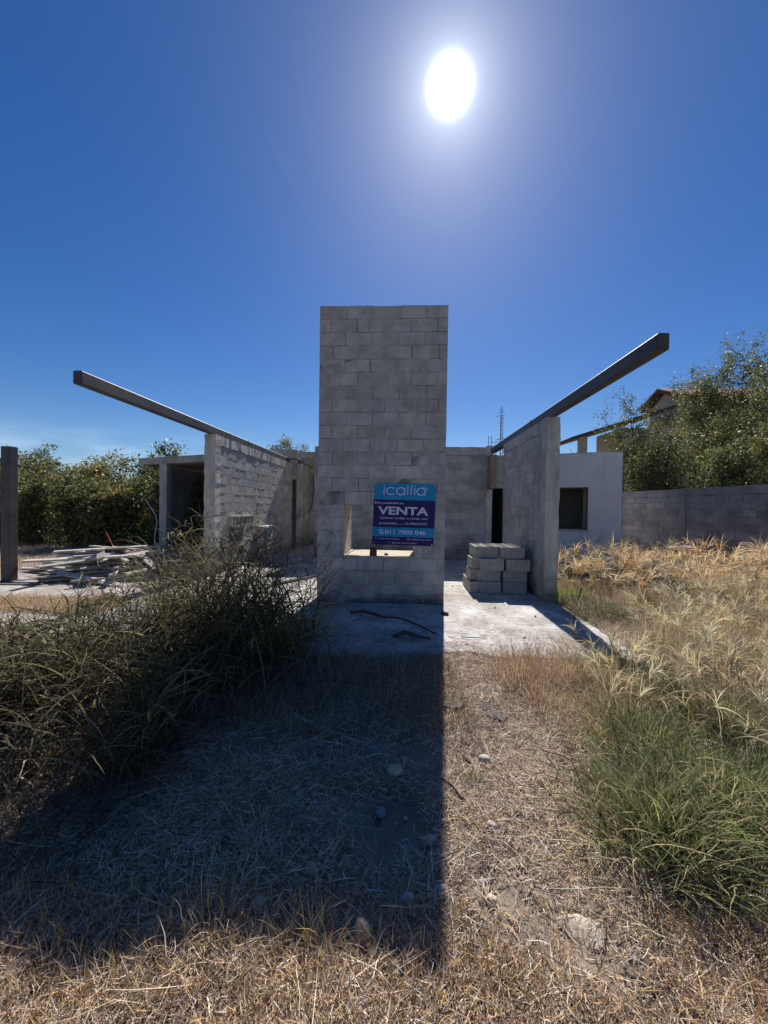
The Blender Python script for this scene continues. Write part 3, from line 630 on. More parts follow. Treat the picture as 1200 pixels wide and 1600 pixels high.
for (x, y, z, l) in ((1.205, 6.86, 0, 'grey concrete block laid end-on at the bottom left of the stack'), (1.205, 7.27, 0, 'grey concrete block end-on at the bottom left, behind another'),
                     (1.225, 6.97, 1, 'grey concrete block end-on, second up at the stack left edge'), (1.245, 6.99, 2, 'grey concrete block end-on, third up at the stack left edge'),
                     (1.345, 7.05, 3, 'grey concrete block end-on at the top left of the stack')):
    loose_block(x, y, .032+z*.198, PI/2+rn(.03), l, random.uniform(.92, 1.08))

# ------------------------------------------------------------------ timber pile on the left
def plank(x, y, z, L, w, t, rz, pitch, k, label=None, group='planks in the timber heap'):
    label = label or '%s %s plank, %s in the timber heap' % ('long' if L > 1.2 else 'short' if L < .7 else 'medium-length', 'pale' if k > 1.1 else 'dark' if k < .75 else 'grey', 'left end' if x < -6.6 else 'right end' if x < -5.6 and x > -5.9 or x > -5.6 else 'middle')
    mb = MB(); n = 6; V = []; bow = rn(.015)
    for i in range(n+1):
        for p, q in ((-1, -1), (1, -1), (1, 1), (-1, 1)): V.append((-L/2+L*i/n+(rn(.012) if i in (0, n) else 0), p*w/2+bow*math.sin(PI*i/n)+rn(.0015), q*t/2+bow*.4*math.sin(PI*i/n)))
    F = [(i*4+a, i*4+(a+1) % 4, i*4+4+(a+1) % 4, i*4+4+a) for i in range(n) for a in range(4)]+[(3, 2, 1, 0), (n*4, n*4+1, n*4+2, n*4+3)]
    mb.add(V, F, (k, k*.985, k*.96)); o = mb.build('plank', MT['plank'], loc=(x, y, z)); o.rotation_euler = (rn(.35), pitch, rz)
    return tag(o, label, 'plank', group)
for i in range(96):
    sp_ = 1.15-.75*i/96; cx = -5.9+random.gauss(0, .60*sp_); cy = 7.45+random.gauss(0, .44*sp_); hgt = .04+.56*(i/96)*max(0, 1-abs(cx+5.9)/1.5)
    plank(cx, cy, hgt+.02, random.choice((.5, .8, 1.1, 1.5, 1.9)), random.uniform(.05, .13), random.uniform(.018, .04), random.gauss(.15, .7), rn(.10), random.uniform(.45, 1.6))
plank(-6.15, 7.0, .43, 2.1, .10, .04, .12, -.06, 1.45, 'long pale plank lying across the front of the timber heap')
plank(-5.25, 7.5, .36, 1.05, .11, .03, -.6, .24, 1.5, 'short wide pale plank tilted up against the timber heap right side')
plank(-5.15, 6.9, .18, .62, .10, .03, .75, -.15, 1.3, 'short pale plank leaning at the right foot of the timber heap')
plank(-6.2, 6.75, .16, .9, .12, .03, .5, -.08, .85, 'board forming a broken tray at the front of the timber heap')
for i in range(8): plank(-4.6+rn(.7), 8.3+rn(.6), .07+random.random()*.12, random.uniform(.5, 1.2), .09, .03, rn(1.2), rn(.08), random.uniform(.6, 1.2), 'loose grey plank between the timber heap and the roofed room', 'planks strewn by the roofed room')
plank(-1.95, 7.6, .06, 1.6, .10, .03, 1.05, 0, 1.35, 'pale board lying on the slab just left of the tower', 'boards on the slab')
plank(-7.0, 6.35, .05, 1.3, .03, .02, .1, 0, .5, 'thin dark lath on the slab in front of the timber heap', 'boards on the slab')
m = MB(); m.tube([(0, 0, 0), (-.18, 0, .12), (-.36, 0, .34), (-.5, 0, .62)], .010, 6); tag(m.build('bent_rod', MT['red'], loc=(-5.9, 7.9, .25)), 'bent orange rod sticking up behind the timber heap', 'rod')
m = MB(); m.tube([(0, 0, 0), (.02, 0, .12), (.03, .03, .32), (.0, .03, .42)], .018, 6); tag(m.build('red_tube', MT['rust'], loc=(-5.65, 8.3, .15)), 'short rusty tube standing upright behind the timber heap', 'tube')
m = MB(); m.tube([(0, 0, 0), (-.02, 0, .5), (.05, 0, .95), (0, 0, 1.15), (-.32, 0, 1.62)], .011, 6); tag(m.build('cable', MT['pvc'], loc=(-7.12, 10.6, .03)), 'pale cable bowing out from the roofed room column', 'cable')

# ------------------------------------------------------------------ vegetation machinery
def blades(base, az, L, w, phi0, phi1, nseg=4, col=None, taper=1.6, zmin=None, twist=None, sway=None, wbase=.35):
    """N bent blades; base (N,3), az azimuth of the bend, L length, w width, phi0 tilt at foot, phi1 extra tilt to tip"""
    n = len(base); L = np.broadcast_to(L, n); w = np.broadcast_to(w, n); phi0 = np.broadcast_to(phi0, n); phi1 = np.broadcast_to(phi1, n)
    P = np.zeros((n, nseg+1, 3)); P[:, 0] = base; ds = (L/nseg)
    azc = az.copy()
    for i in range(nseg):
        t = (i+.5)/nseg; ph = phi0+phi1*t**1.3
        if sway is not None: azc = azc+RNG.normal(0, sway, n)
        st = np.stack([np.sin(ph)*np.cos(azc), np.sin(ph)*np.sin(azc), np.cos(ph)], -1)*ds[:, None]
        P[:, i+1] = P[:, i]+st
    if zmin is not None:
        for i in range(1, nseg+1): P[:, i, 2] = np.maximum(P[:, i, 2], zmin)
    tw = RNG.uniform(-.9, .9, n) if twist is None else twist
    side = np.stack([-np.sin(az)*np.cos(tw), np.cos(az)*np.cos(tw), np.sin(tw)], -1)
    tt = np.linspace(0, 1, nseg+1); prof = np.minimum(1, wbase+tt*4)*(1-tt**taper*.92)
    off = side[:, None, :]*(w[:, None]*prof[None, :]*.5)[:, :, None]
    V = np.stack([P-off, P+off], 2).reshape(-1, 3)
    k = (nseg+1)*2; b = (np.arange(n)*k)[:, None]+(np.arange(nseg)*2)[None, :]
    F = np.stack([b, b+1, b+3, b+2], -1).reshape(-1, 4)
    T = np.repeat(col, k, axis=0) if col is not None else np.ones((n*k, 3))
    return V, F, T, P
def merge(parts):
    Vs, Fs, Ts, b = [], [], [], 0
    for V, F, T in parts: Vs.append(V); Fs.append(F+b); Ts.append(T); b += len(V)
    return np.concatenate(Vs), np.concatenate(Fs), np.concatenate(Ts)
def palette(n, cols, wts, jit=.14):
    c = np.array(cols)[RNG.choice(len(cols), n, p=np.array(wts)/sum(wts))]
    return np.clip(c*RNG.normal(1, jit, (n, 1))*RNG.normal(1, .04, (n, 3)), .01, .95)
def onslab(x, y): return (x > -9.2) & (x < 2.40) & (y > slab_front(x)+.03)
def gz(x, y): return np.where(onslab(x, y), .032, gh(x, y))
PINK = (.57, .415, .325); TAN = (.55, .43, .29); PALE = (.78, .66, .52); BROWN = (.22, .14, .09); RED = (.42, .22, .12); OLIVE = (.17, .18, .06); GREEN = (.13, .20, .05); GOLD = (.62, .41, .17)

# --- straw litter over the foreground
def litter():
    parts = []
    def scat(n, ylo, yhi, lenr, wr, cols, wts, ph=(1.25, 1.62), xlim=1.12):
        y = np.sqrt(RNG.uniform(ylo**2, yhi**2, n)); x = RNG.uniform(-1, 1, n)*(y*xlim+.5)
        # leave barer patches
        pn = np.sin(2.3*x+1)*np.cos(1.9*y)+np.sin(5.1*x-3.7*y)*.6+.5*np.sin(9.3*x+2.2*y+1)*np.sin(8.1*y-3*x)-.55*np.exp(-((x+.1)**2/.55+(y-1.65)**2/.30))
        keep = (pn+RNG.normal(0, .42, n)) > -1.08
        keep &= ~((x < 2.40) & (y > slab_front(x)+RNG.normal(0, .10, n)))
        bare = (x > .95) & (x < 2.2) & (y < 1.35) & (np.sin(7.9*x+.6)*np.sin(9*y+1.2) > .1)
        keep &= ~(bare & (RNG.random(n) < .45))
        x, y = x[keep], y[keep]; n = len(x)
        base = np.stack([x, y, gh(x, y)+RNG.uniform(0, .022, n)], -1)
        L = RNG.uniform(*lenr, n)*RNG.choice([1, .5], n); c = palette(n, cols, wts, .2)
        V, F, T, _ = blades(base, RNG.uniform(0, 2*PI, n), L, RNG.uniform(*wr, n), RNG.uniform(*ph, n), RNG.normal(0, .22, n), 3, c, 2.5, None, wbase=.8, sway=.25)
        V[:, 2] = np.maximum(V[:, 2], gh(V[:, 0], V[:, 1])+.002)
        parts.append((V, F, T))
    scat(100000, .75, 2.2, (.025, .11), (.0018, .0042), [PINK, TAN, PALE, BROWN, GOLD], [4, 3, 2.6, 4.2, 1.4])
    scat(80000, 2.0, 4.1, (.04, .16), (.002, .0045), [PINK, TAN, PALE, BROWN, RED], [5, 3, 2.2, 4.2, 1.4])
    scat(4000, .75, 3.9, (.12, .32), (.002, .004), [PALE, TAN, PINK], [3, 2, 1])
    # short standing stubble
    scat(42000, .7, 3.9, (.02, .07), (.0015, .003), [TAN, GOLD, PINK, OLIVE], [3, 3, 2, .5], (.1, 1.2))
    scat(16000, .75, 1.45, (.03, .10), (.0018, .0034), [GOLD, TAN, RED, OLIVE], [5, 3, 1.3, .8], (.1, 1.0))
    n = 5200; x = RNG.uniform(-2.2, 2.35, n); y = slab_front(x)+np.abs(RNG.normal(0, .42, n))-.05
    w = .25+.75*(np.sin(4.3*x+2*y)*np.sin(3.1*y-x) > .1); k = RNG.random(n) < w; x, y = x[k], y[k]; n = len(x)
    V, F, T, _ = blades(np.stack([x, y, np.full(n, .034)+RNG.uniform(0, .006, n)], -1), RNG.uniform(0, 2*PI, n), RNG.uniform(.03, .14, n), RNG.uniform(.002, .005, n), RNG.uniform(1.45, 1.6, n), RNG.normal(0, .1, n), 3, palette(n, [PINK, TAN, BROWN, RED], [3, 3, 3, 1.5], .2), 2.5, .034, wbase=.8, sway=.25); parts.append((V, F, T))
    V, F, T = merge(parts); tag(meshobj('straw_litter', V, F, MT['straw'], tint=T), 'dry pinkish straw lying over the ground in front of the slab', 'straw', kind='stuff')
litter()

# --- short dry grass of the yard
def yard():
    parts = []
    def area(n, x0, x1, y0, y1, h, w, cols, wts, phi=(.0, .6), bend=(.2, 1.1), slab_ok=False, mask=None, nseg=3):
        x = RNG.uniform(x0, x1, n); y = RNG.uniform(y0, y1, n)
        k = np.ones(n, bool)
        if not slab_ok: k &= ~onslab(x, y+.05)
        k &= ~((x > 2.15) & (x < 2.45) & (y > 6.1) & (y < 9)) & ~((x > 2.9) & (x < 5.7) & (y > 10.3-(x-3.97)*.42) & (y < 14.2))
        if mask is not None: k &= mask(x, y)
        x, y = x[k], y[k]; n = len(x)
        clump = .55+.6*(.5+.5*np.sin(3.1*x+1.3*np.sin(2*y))*np.cos(2.7*y+x))
        V, F, T, _ = blades(np.stack([x, y, gz(x, y)-.004], -1), RNG.uniform(0, 2*PI, n), RNG.uniform(*h, n)*clump, RNG.uniform(*w, n), RNG.uniform(*phi, n), RNG.uniform(*bend, n), nseg, palette(n, cols, wts, .2))
        parts.append((V, F, T))
    dry = [TAN, PINK, PALE, GOLD, RED, OLIVE]
    area(30000, 2.36, 4.6, 3.6, 7.5, (.06, .24), (.003, .007), dry, [4, 3, 3, 3, 1.5, 1.2])
    area(26000, 4.2, 9.2, 4.4, 9.5, (.08, .28), (.005, .010), dry, [4, 2, 3, 3, 1, 1.5])
    area(9000, 2.5, 9, 8.5, 15, (.10, .35), (.008, .014), dry, [4, 2, 2, 3, 1, 2])
    # bare-brown patch and verge at the left
    area(15000, -7.2, -3.9, 4.55, 5.6, (.05, .16), (.004, .008), [GOLD, TAN, RED, PALE], [4, 3, 2, 2], slab_ok=True, mask=lambda x, y: (np.hypot((x+5.3)/1.6, (y-5.15)/.42)+.18*np.sin(6*x)) < 1)
    area(26000, -13, -5.6, 7.6, 13, (.07, .26), (.006, .012), [PALE, TAN, PINK, RED], [4, 4, 3, 1.5], slab_ok=True, mask=lambda x, y: (y > 8.4+.5*np.sin(x*2)) | (x < -7.6))
    area(20000, -8, -2.4, 3.0, 4.0, (.05, .2), (.003, .006), dry, [3, 3, 2, 3, 2, 1])
    area(9000, -14, -7.4, 4, 8, (.07, .2), (.006, .01), dry, [3, 3, 2, 3, 2, 1], slab_ok=True, mask=lambda x, y: x < -7.9)
    area(5000, -1.6, .5, 2.4, 3.75, (.06, .30), (.003, .005), [BROWN, TAN, OLIVE], [3, 2, 2])
    V, F, T = merge(parts); tag(meshobj('dry_grass', V, F, MT['grass'], tint=T), 'short dry tan grass across the yard beside the slab', 'grass', kind='stuff')
yard()

# --- gravel
def gravel():
    n = 9000; y = np.sqrt(RNG.uniform(.8**2, 3.7**2, n)); x = RNG.uniform(-1, 1, n)*(y*1.1+.3)
    w = np.exp(-((x+.15)**2/.5+(y-1.55)**2/.30))*.8+.7*np.exp(-((x-.9)**2/.35+(y-1.3)**2/.10))+.14
    k = RNG.random(n) < w; x, y = x[k], y[k]; n = len(x)
    ico = np.array([(0, 0, 1), (.9, 0, .2), (.28, .85, .2), (-.72, .53, .2), (-.72, -.53, .2), (.28, -.85, .2), (.6, .4, -.5), (-.3, .7, -.5), (-.7, 0, -.5), (-.2, -.7, -.5), (.6, -.4, -.5)])
    Fi = [(0, 1, 2), (0, 2, 3), (0, 3, 4), (0, 4, 5), (0, 5, 1), (1, 6, 2), (2, 6, 7), (2, 7, 3), (3, 7, 8), (3, 8, 4), (4, 8, 9), (4, 9, 5), (5, 9, 10), (5, 10, 1), (1, 10, 6)]
    r = np.exp(RNG.normal(-5.45, .40, n)); V = ico[None]*r[:, None, None]*RNG.uniform(.6, 1.2, (n, 1, 3))*RNG.uniform(.8, 1.2, (n, 11, 1))
    a = RNG.uniform(0, 2*PI, n); ca, sa = np.cos(a)[:, None], np.sin(a)[:, None]; V = np.stack([V[..., 0]*ca-V[..., 1]*sa, V[..., 0]*sa+V[..., 1]*ca, V[..., 2]*.7], -1)
    V += np.stack([x, y, gh(x, y)+.006], -1)[:, None, :]
    F = (np.array(Fi)[None]+(np.arange(n)*11)[:, None, None]).reshape(-1, 3)
    T = np.repeat(palette(n, [(1, 1, 1), (1.3, 1.25, 1.15), (.7, .7, .72), (1.2, .95, .6)], [4, 3, 2, 1], .15), 11, 0)
    tag(meshobj('gravel', V.reshape(-1, 3), F, MT['stone'], tint=T), 'small gravel scattered among the straw in front', 'gravel', kind='stuff')
gravel()

# --- stones
def stone(x, y, rx, ry, rz_, tintc, label, name='stone', z=None, group='stones lying on the ground', seed=0):
    if group == 'stones lying on the ground' and y < 3: rx, ry, rz_ = rx*.95, ry*.95, rz_*.95
    import bmesh
    bm = bmesh.new(); bmesh.ops.create_icosphere(bm, subdivisions=3, radius=1); rs = random.Random(seed*7+3); ph = [rs.uniform(0, 6) for _ in range(6)]
    for v in bm.verts:
        c = v.co; k = 1+.10*math.sin(2.3*c.x+ph[0])+.10*math.sin(2.9*c.y+ph[1])+.07*math.sin(4.1*c.z+3*c.x+ph[2])+.03*math.sin(9*c.x+7*c.y+ph[3])
        kk = k+rs.uniform(-.02, .02)+.10*abs(math.sin(3.1*c.x+2.3*c.y+ph[5]))+(.06*math.sin(5*math.atan2(c.y, c.x)+ph[4]) if name == 'concrete_fragment' else 0); v.co = Vector((c.x*rx*kk, c.y*ry*kk, c.z*rz_*k))
    me = bpy.data.meshes.new(name); bm.to_mesh(me); bm.free()
    a = me.color_attributes.new('tint', 'FLOAT_COLOR', 'POINT'); cc = np.ones((len(me.vertices), 4), dtype=np.float32); cc[:, :3] = tintc; a.data.foreach_set('color', cc.ravel())
    me.polygons.foreach_set('use_smooth', np.ones(len(me.polygons), dtype=bool)); me.materials.append(MT['stone'])
    o = bpy.data.objects.new(name, me); COL.objects.link(o); o.location = (x, y, (float(gz(x, y)) if z is None else z)+rz_*(.6 if name != 'concrete_fragment' else .15)); o.rotation_euler = (rs.uniform(-.2, .2), rs.uniform(-.2, .2), rs.uniform(0, 3))
    return tag(o, label, 'stone', group)
ST = [(-.13, 1.31, .036, .028, .042, (1.15, .98, .72), 'tan egg-shaped stone standing at the shadow edge, largest of the near stones'),
      (.03, 1.46, .026, .022, .018, (1.15, 1.2, 1.25), 'smooth pale round stone in the tower shadow near the bottom'),
      (-.10, 1.86, .030, .022, .018, (.65, .75, .95), 'bluish grey flat stone in the tower shadow'),
      (-.03, 2.12, .048, .036, .030, (1.2, 1.12, .95), 'long pale stone half sunk in straw inside the tower shadow'),
      (.13, 1.72, .030, .022, .020, (1.2, 1.15, 1.1), 'oval cream stone in the shadow close to its right edge'),
      (.17, 1.50, .020, .018, .014, (1.3, 1.3, 1.3), 'small whitish angular stone right of the smooth pale one'),
      (-.17, 2.33, .026, .020, .016, (.75, .9, 1.0), 'small blue-grey stone at the thicket foot'),
      (.50, 2.27, .040, .032, .028, (1.35, 1.35, 1.3), 'white rounded stone lying on sunlit straw right of the shadow'),
      (.42, 1.78, .026, .020, .018, (1.3, 1.25, 1.15), 'small white stone on sunlit straw below the larger white one'),
      (-.36, 1.52, .034, .028, .022, (.95, .85, .7), 'brownish stone half hidden in dark straw left of centre'),
      (-.52, 1.38, .030, .026, .022, (.85, .82, .75), 'dull grey stone near the lower left shadow edge'),
      (.35, 1.47, .024, .020, .016, (1.4, 1.35, 1.2), 'pale stone in sunlit straw beside the shadow corner'),
      (-.07, 1.36, .018, .016, .014, (.9, .9, .9), 'small grey pebble beside the tan egg-shaped stone')]
NEARS = ['beside the tan egg-shaped stone', 'on the dark straw', 'near the lower left shadow edge', 'below the long pale stone', 'in the sunlit straw', 'by the shadow right edge', 'near the thicket foot', 'near the bottom edge']
for i in range(46):
    x = random.gauss(-.1, .5); y = 1.15+abs(random.gauss(0, .55)); r = random.uniform(.006, .017)
    ST.append((x, y, r, r*random.uniform(.65, .95), r*.6, (random.uniform(.8, 1.3),)*3, 'small %s pebble %s' % (random.choice(('pale', 'grey', 'greyish')), 'in the sunlit straw' if x > .2 or y < 1.3 else 'in the tower shadow')))
for i, s in enumerate(ST): stone(*s, seed=i)
stone(.56, 5.25, .05, .035, .03, (.3, .27, .25), 'dark stone alone on the sunlit slab right of the tower', seed=31)
stone(-.28, 5.98, .035, .03, .02, (.6, .55, .5), 'small rubble piece on the tower sill', z=.742, seed=33)
stone(.64, 1.38, .07, .055, .014, (1.1, 1.05, .98), 'flat pale piece of broken concrete set flush in the straw', 'concrete_fragment', group='broken concrete in the ground', seed=41)
stone(1.28, 1.22, .12, .08, .016, (1.1, 1.1, 1.1), 'grey broken concrete patch by the foot of the green tussock', 'concrete_fragment', group='broken concrete in the ground', seed=42)
stone(1.04, 1.08, .08, .06, .014, (1.0, 1.0, 1.05), 'grey concrete fragment near the bottom right corner', 'concrete_fragment', group='broken concrete in the ground', seed=43)
for i in range(9):
    stone(.2+random.random()*1.7, 4.3+random.random()*3, .012+.012*random.random(), .012, .008, (.5, .45, .4), 'tiny dark stone chip on the sunlit slab', 'stone_chip', group='chips on the slab', seed=60+i)
# sticks and bits of wood
def stick(pts, r, label, loc, name='stick'):
    m = MB(); m.tube(pts, r, 6); return tag(m.build(name, MT['bark'], loc=loc), label, 'branch')
stick([(0, 0, .01), (.18, -.10, .05), (.36, -.22, .05), (.5, -.28, .02)], [.022, .026, .020, .012], 'thick crooked dead branch on the shaded slab before the tower', (-.72, 5.2, .04), 'dead_branch')
stick([(0, 0, .02), (.2, -.1, .04), (.42, -.32, .03), (.62, -.62, .02)], [.014, .014, .012, .010], 'thin straight dead branch pointing right on the shaded slab', (-.25, 4.98, .04), 'dead_branch')
stick([(0, 0, .0), (.14, .02, .05), (.30, -.02, .02), (.42, -.05, .01)], [.02, .024, .016, .01], 'short curled dead branch near the shaded slab front edge', (-.12, 4.28, .04), 'dead_branch')
stick([(0, 0, .005), (.12, -.03, .012), (.28, -.02, .006)], .005, 'thin bare stick on the sunlit slab', (.65, 4.35, .035))
stick([(0, 0, .01), (.05, -.06, .02), (.09, -.14, .012)], .007, 'short bent twig crossing the shadow edge', (.22, 2.08, .012))
o = plank(.66, 2.79, .03, .20, .055, .02, -.95, .12, .42, 'short dark weathered board lying on the straw', 'wood pieces in the straw')
o = plank(.38, 2.86, .035, .15, .09, .02, -.5, -.2, .30, 'dark curled piece of bark on the straw by the shadow edge', 'wood pieces in the straw')
stick([(0, 0, .01), (.01, -.05, .018), (.04, -.09, .012)], [.014, .016, .010], 'short thick pale stick beside the white stone', (.37, 2.28, .012))

# --- the dark thicket of coarse tall grass on the left
def thicket():
    parts = []; cl = []
    RA = random.Random(5)
    while len(cl) < 62:
        x = RA.uniform(-4.6, -.35); y = RA.uniform(1.55, 4.7)
        right = -1.42+(y-1.7)*.20                       # right-hand boundary of the mass
        if x > right-.10*RA.random(): continue
        if y < 1.72+.05*abs(x+1.2): continue
        if x < -y*1.05-.6: continue
        back = 4.35 if x > -2.5 else 4.35-(-2.5-x)*1.25
        if y > max(back, 2.75): continue
        cl.append((x, y))
    for (x, y) in cl:
        tall = np.clip(.46+.24*(y-2.1), .42, .92)*(1.0 if x > -2.45 else .68)
        gold = (y > 3.3) and (-2.7 < x < -1.1)  # back clumps tinted olive-gold, their sunlit look put into the colour
        if gold: tall *= 1.30
        if x > -1.15: tall *= .9
        n = 42; bx = x+RNG.normal(0, .11, n); by = y+RNG.normal(0, .09, n)
        L = tall*RNG.uniform(.55, 1.3, n); az = RNG.uniform(0, 2*PI, n)
        c = palette(n, [(.13, .10, .065), (.24, .185, .12), (.46, .36, .25), (.05, .04, .03), (.15, .14, .06)], [4, 3, 1.8, 3.6, 1.2], .22)
        if gold: c = palette(n, [(.30, .26, .09), (.20, .20, .07), (.42, .35, .17), (.08, .07, .04), (.13, .12, .05)], [2.5, 2.5, 1.5, 2, 2], .22)
        V, F, T, _ = blades(np.stack([bx, by, gz(bx, by)], -1), az, L, RNG.uniform(.006, .019, n), np.abs(RNG.normal(.18, .22, n)), RNG.uniform(.5, 2.9, n), 9, c, 2.2, .01, sway=.14)
        parts.append((V, F, T))
        # culms with side leaves
        m = 9; bx = x+RNG.normal(0, .10, m); by = y+RNG.normal(0, .10, m); az = RNG.uniform(0, 2*PI, m)
        cc = palette(m, [(.16, .12, .07), (.30, .23, .14), (.08, .06, .04)], [2, 1.6, 1.6], .2)
        V, F, T, P = blades(np.stack([bx, by, gz(bx, by)], -1), az, tall*RNG.uniform(.8, 1.3, m), .005, np.abs(RNG.normal(.12, .16, m)), RNG.uniform(.0, .9, m), 7, cc, 6, .01, sway=.08, wbase=1.)
        parts.append((V, F, T))
        for s in range(2, 8):
            q = 1 + (s % 2); b2 = np.repeat(P[:, s], q, 0)
            V, F, T, _ = blades(b2, RNG.uniform(0, 2*PI, m*q), RNG.uniform(.15, .42, m*q), RNG.uniform(.005, .014, m*q), RNG.uniform(.4, 1.3, m*q), RNG.uniform(.3, 1.9, m*q), 5, np.repeat(cc, q, 0)*np.array([[.85, 1.0, .8]]), 2., .012, sway=.1)
            parts.append((V, F, T))
    n = 46; x = RNG.uniform(-1.35, -.55, n); y = RNG.uniform(2.6, 3.9, n); az = RNG.normal(.1, .9, n)
    V, F, T, P = blades(np.stack([x, y, gz(x, y)], -1), az, RNG.uniform(.5, 1.0, n), RNG.uniform(.004, .010, n), np.abs(RNG.normal(.3, .25, n)), RNG.uniform(.3, 1.9, n), 9, palette(n, [(.30, .23, .15), (.16, .12, .08), (.08, .07, .05)], [2, 2, 2], .2), 2.4, .01, sway=.16)
    parts.append((V, F, T))
    # dead mat under the mass
    n = 11000; y = RNG.uniform(1.4, 4.5, n); x = RNG.uniform(-4.6, -.4, n); k = (x < -1.35+(y-1.7)*.22) & (x > -y*1.05-.5) & (y < 4.35-np.clip(-2.5-x, 0, 2)*1.2); x, y = x[k], y[k]; n = len(x)
    V, F, T, _ = blades(np.stack([x, y, gz(x, y)+RNG.uniform(0, .10, n)], -1), RNG.uniform(0, 2*PI, n), RNG.uniform(.1, .5, n), RNG.uniform(.003, .008, n), RNG.uniform(.9, 1.6, n), RNG.normal(.1, .5, n), 4, palette(n, [(.14, .11, .07), (.24, .19, .12), (.07, .06, .045)], [3, 2, 2], .2), 2., .005, sway=.2)
    parts.append((V, F, T))
    V, F, T = merge(parts); tag(meshobj('tall_grass', V, F, MT['thicket'], tint=T), 'dark tangled thicket of tall coarse grass on the left before the slab', 'tall grass', kind='stuff')
thicket()
# plume seed heads rising over the thicket
def plume_grass(x, y, h, az, lean, label):
    o = empty('seed_stalk', (x, y, float(gz(x, y)))); tag(o, label, 'grass stalk', 'seed stalks over the thicket')
    V, F, T, P = blades(np.zeros((1, 3)), np.array([az]), h, .007, lean, .75, 8, np.array([[.30, .22, .12]]), 6, None, wbase=1.); meshobj('stem', V, F, MT['grass'], o, tint=T)
    p = P[0]; n = 70; t = RNG.uniform(5.2, 8, n); i = np.minimum(t.astype(int), 7); b = p[i]+(p[i+1]-p[i])*(t-i)[:, None]
    V, F, T, _ = blades(b, az+RNG.normal(0, .5, n), RNG.uniform(.04, .11, n), .004, RNG.uniform(.5, 1.3, n), RNG.uniform(0, .7, n), 3, palette(n, [(.45, .30, .22), (.36, .22, .16)], [1, 1], .15)); meshobj('plume', V, F, MT['grass'], o, tint=T)
    n = 5; V, F, T, _ = blades(p[[1, 2, 3, 4, 5]], RNG.uniform(0, 2*PI, n), RNG.uniform(.25, .45, n), .012, RNG.uniform(.3, .9, n), RNG.uniform(.6, 1.8, n), 6, palette(n, [(.22, .24, .08), (.30, .27, .12)], [1, 1], .15)); meshobj('leaf', V, F, MT['grass'], o, tint=T)
for a in ((-1.95, 4.1, 1.26, .2, .18, 'tall seed stalk leaning right in front of the roofed room'), (-1.62, 4.2, 1.22, .0, .25, 'seed stalk crossing the meter wall'), (-1.25, 4.15, 1.1, .3, .22, 'seed stalk rising before the left wall, nearest the tower'),
          (-2.35, 3.9, 1.0, 2.8, .1, 'short reddish seed stalk over the thicket left part'), (-2.9, 3.5, .80, 2.5, .15, 'low seed stalk before the timber heap'), (-1.0, 3.9, .95, .1, .45, 'seed stalk bending towards the tower')):
    plume_grass(*a)

# --- tussocks on the right
def tussock(name, x, y, rad, n, h, w, cols, wts, label, spread=.5, bendr=(.4, 1.7), group=None):
    bx = RNG.normal(0, rad, n); by = RNG.normal(0, rad, n); az = np.arctan2(by, bx)+RNG.normal(0, 1.3, n)
    r = np.hypot(bx, by)/rad
    hh = RNG.uniform(*h, n)
    V, F, T, _ = blades(np.stack([bx, by, gz(bx+x, by+y)-.01], -1), az, hh, RNG.uniform(*w, n), np.clip(.08+spread*r*.4+RNG.normal(0, .12, n), 0, 1.3), RNG.uniform(*bendr, n), 6, palette(n, cols, wts, .26), 2., -.02, sway=.22)
    o = meshobj(name, V, F, MT['grass'], tint=T, loc=(x, y, 0)); return tag(o, label, 'grass tussock', group)
GR = [(.17, .22, .06), (.27, .32, .11), (.10, .13, .05), (.56, .47, .28), (.38, .37, .17)]; GW = [3.5, 3, 1.6, 4.2, 3]
tussock('green_tussock', 1.20, 1.80, .15, 1900, (.12, .42), (.003, .008), GR, GW, 'largest green grass tussock, near the right edge with a dark foot', .6)
tussock('green_tussock', 1.66, 1.95, .18, 1700, (.14, .45), (.003, .008), GR, GW, 'green tussock cut by the right edge, beside the largest one', .6)
tussock('green_tussock', 1.50, 2.40, .18, 1300, (.14, .40), (.003, .008), GR, GW, 'green tussock directly behind the largest one', .6)
tussock('green_tussock', 2.15, 2.75, .20, 1200, (.15, .44), (.003, .008), GR, GW, 'green and straw tussock under pale seed heads at the right edge', .6)
tussock('green_tussock', 1.95, 3.45, .20, 900, (.12, .34), (.004, .009), GR, GW, 'smaller green tussock among the pale seed heads, mid right', .6)
tussock('green_tussock', 2.75, 5.45, .20, 1500, (.12, .34), (.004, .008), [(.12, .15, .07), (.20, .22, .11), (.40, .34, .2)], [3, 3, 2], 'round grey-green tussock between the slab corner and seed heads', .8)
tussock('green_tussock', 2.60, 6.2, .10, 500, (.15, .42), (.005, .010), [(.22, .30, .05), (.3, .36, .09)], [2, 1], 'bright green tuft at the foot of the long wall end', .6)
tussock('green_tussock', .40, 2.10, .018, 60, (.05, .13), (.003, .005), [(.12, .2, .04), (.2, .26, .08)], [2, 1], 'tiny green sprout in the sunlit straw', .8)
RC = [(.50, .31, .18), (.58, .42, .25), (.36, .21, .12), (.66, .54, .38)]; RWt = [3, 3, 2, 3]
for i, (x, y, r_, n_, h_, lb) in enumerate(((1.02, 3.42, .17, 850, .36, 'reddish brown dry tuft at the slab front edge, leftmost of its kind'), (1.42, 3.55, .20, 800, .36, 'reddish brown dry tuft behind the others, over the slab corner'),
                                        (1.12, 2.98, .15, 500, .26, 'low reddish dry tuft in the middle of the group'), (1.35, 2.62, .15, 450, .24, 'low reddish dry tuft nearest the green grass'), (1.68, 3.2, .17, 600, .31, 'reddish dry tuft beside the pale seed heads'))):
    tussock('dry_tuft', x, y, r_, n_, (h_*.4, h_), (.002, .0045), RC, RWt, lb, .7, (.1, .9), 'reddish dry tufts by the slab corner')
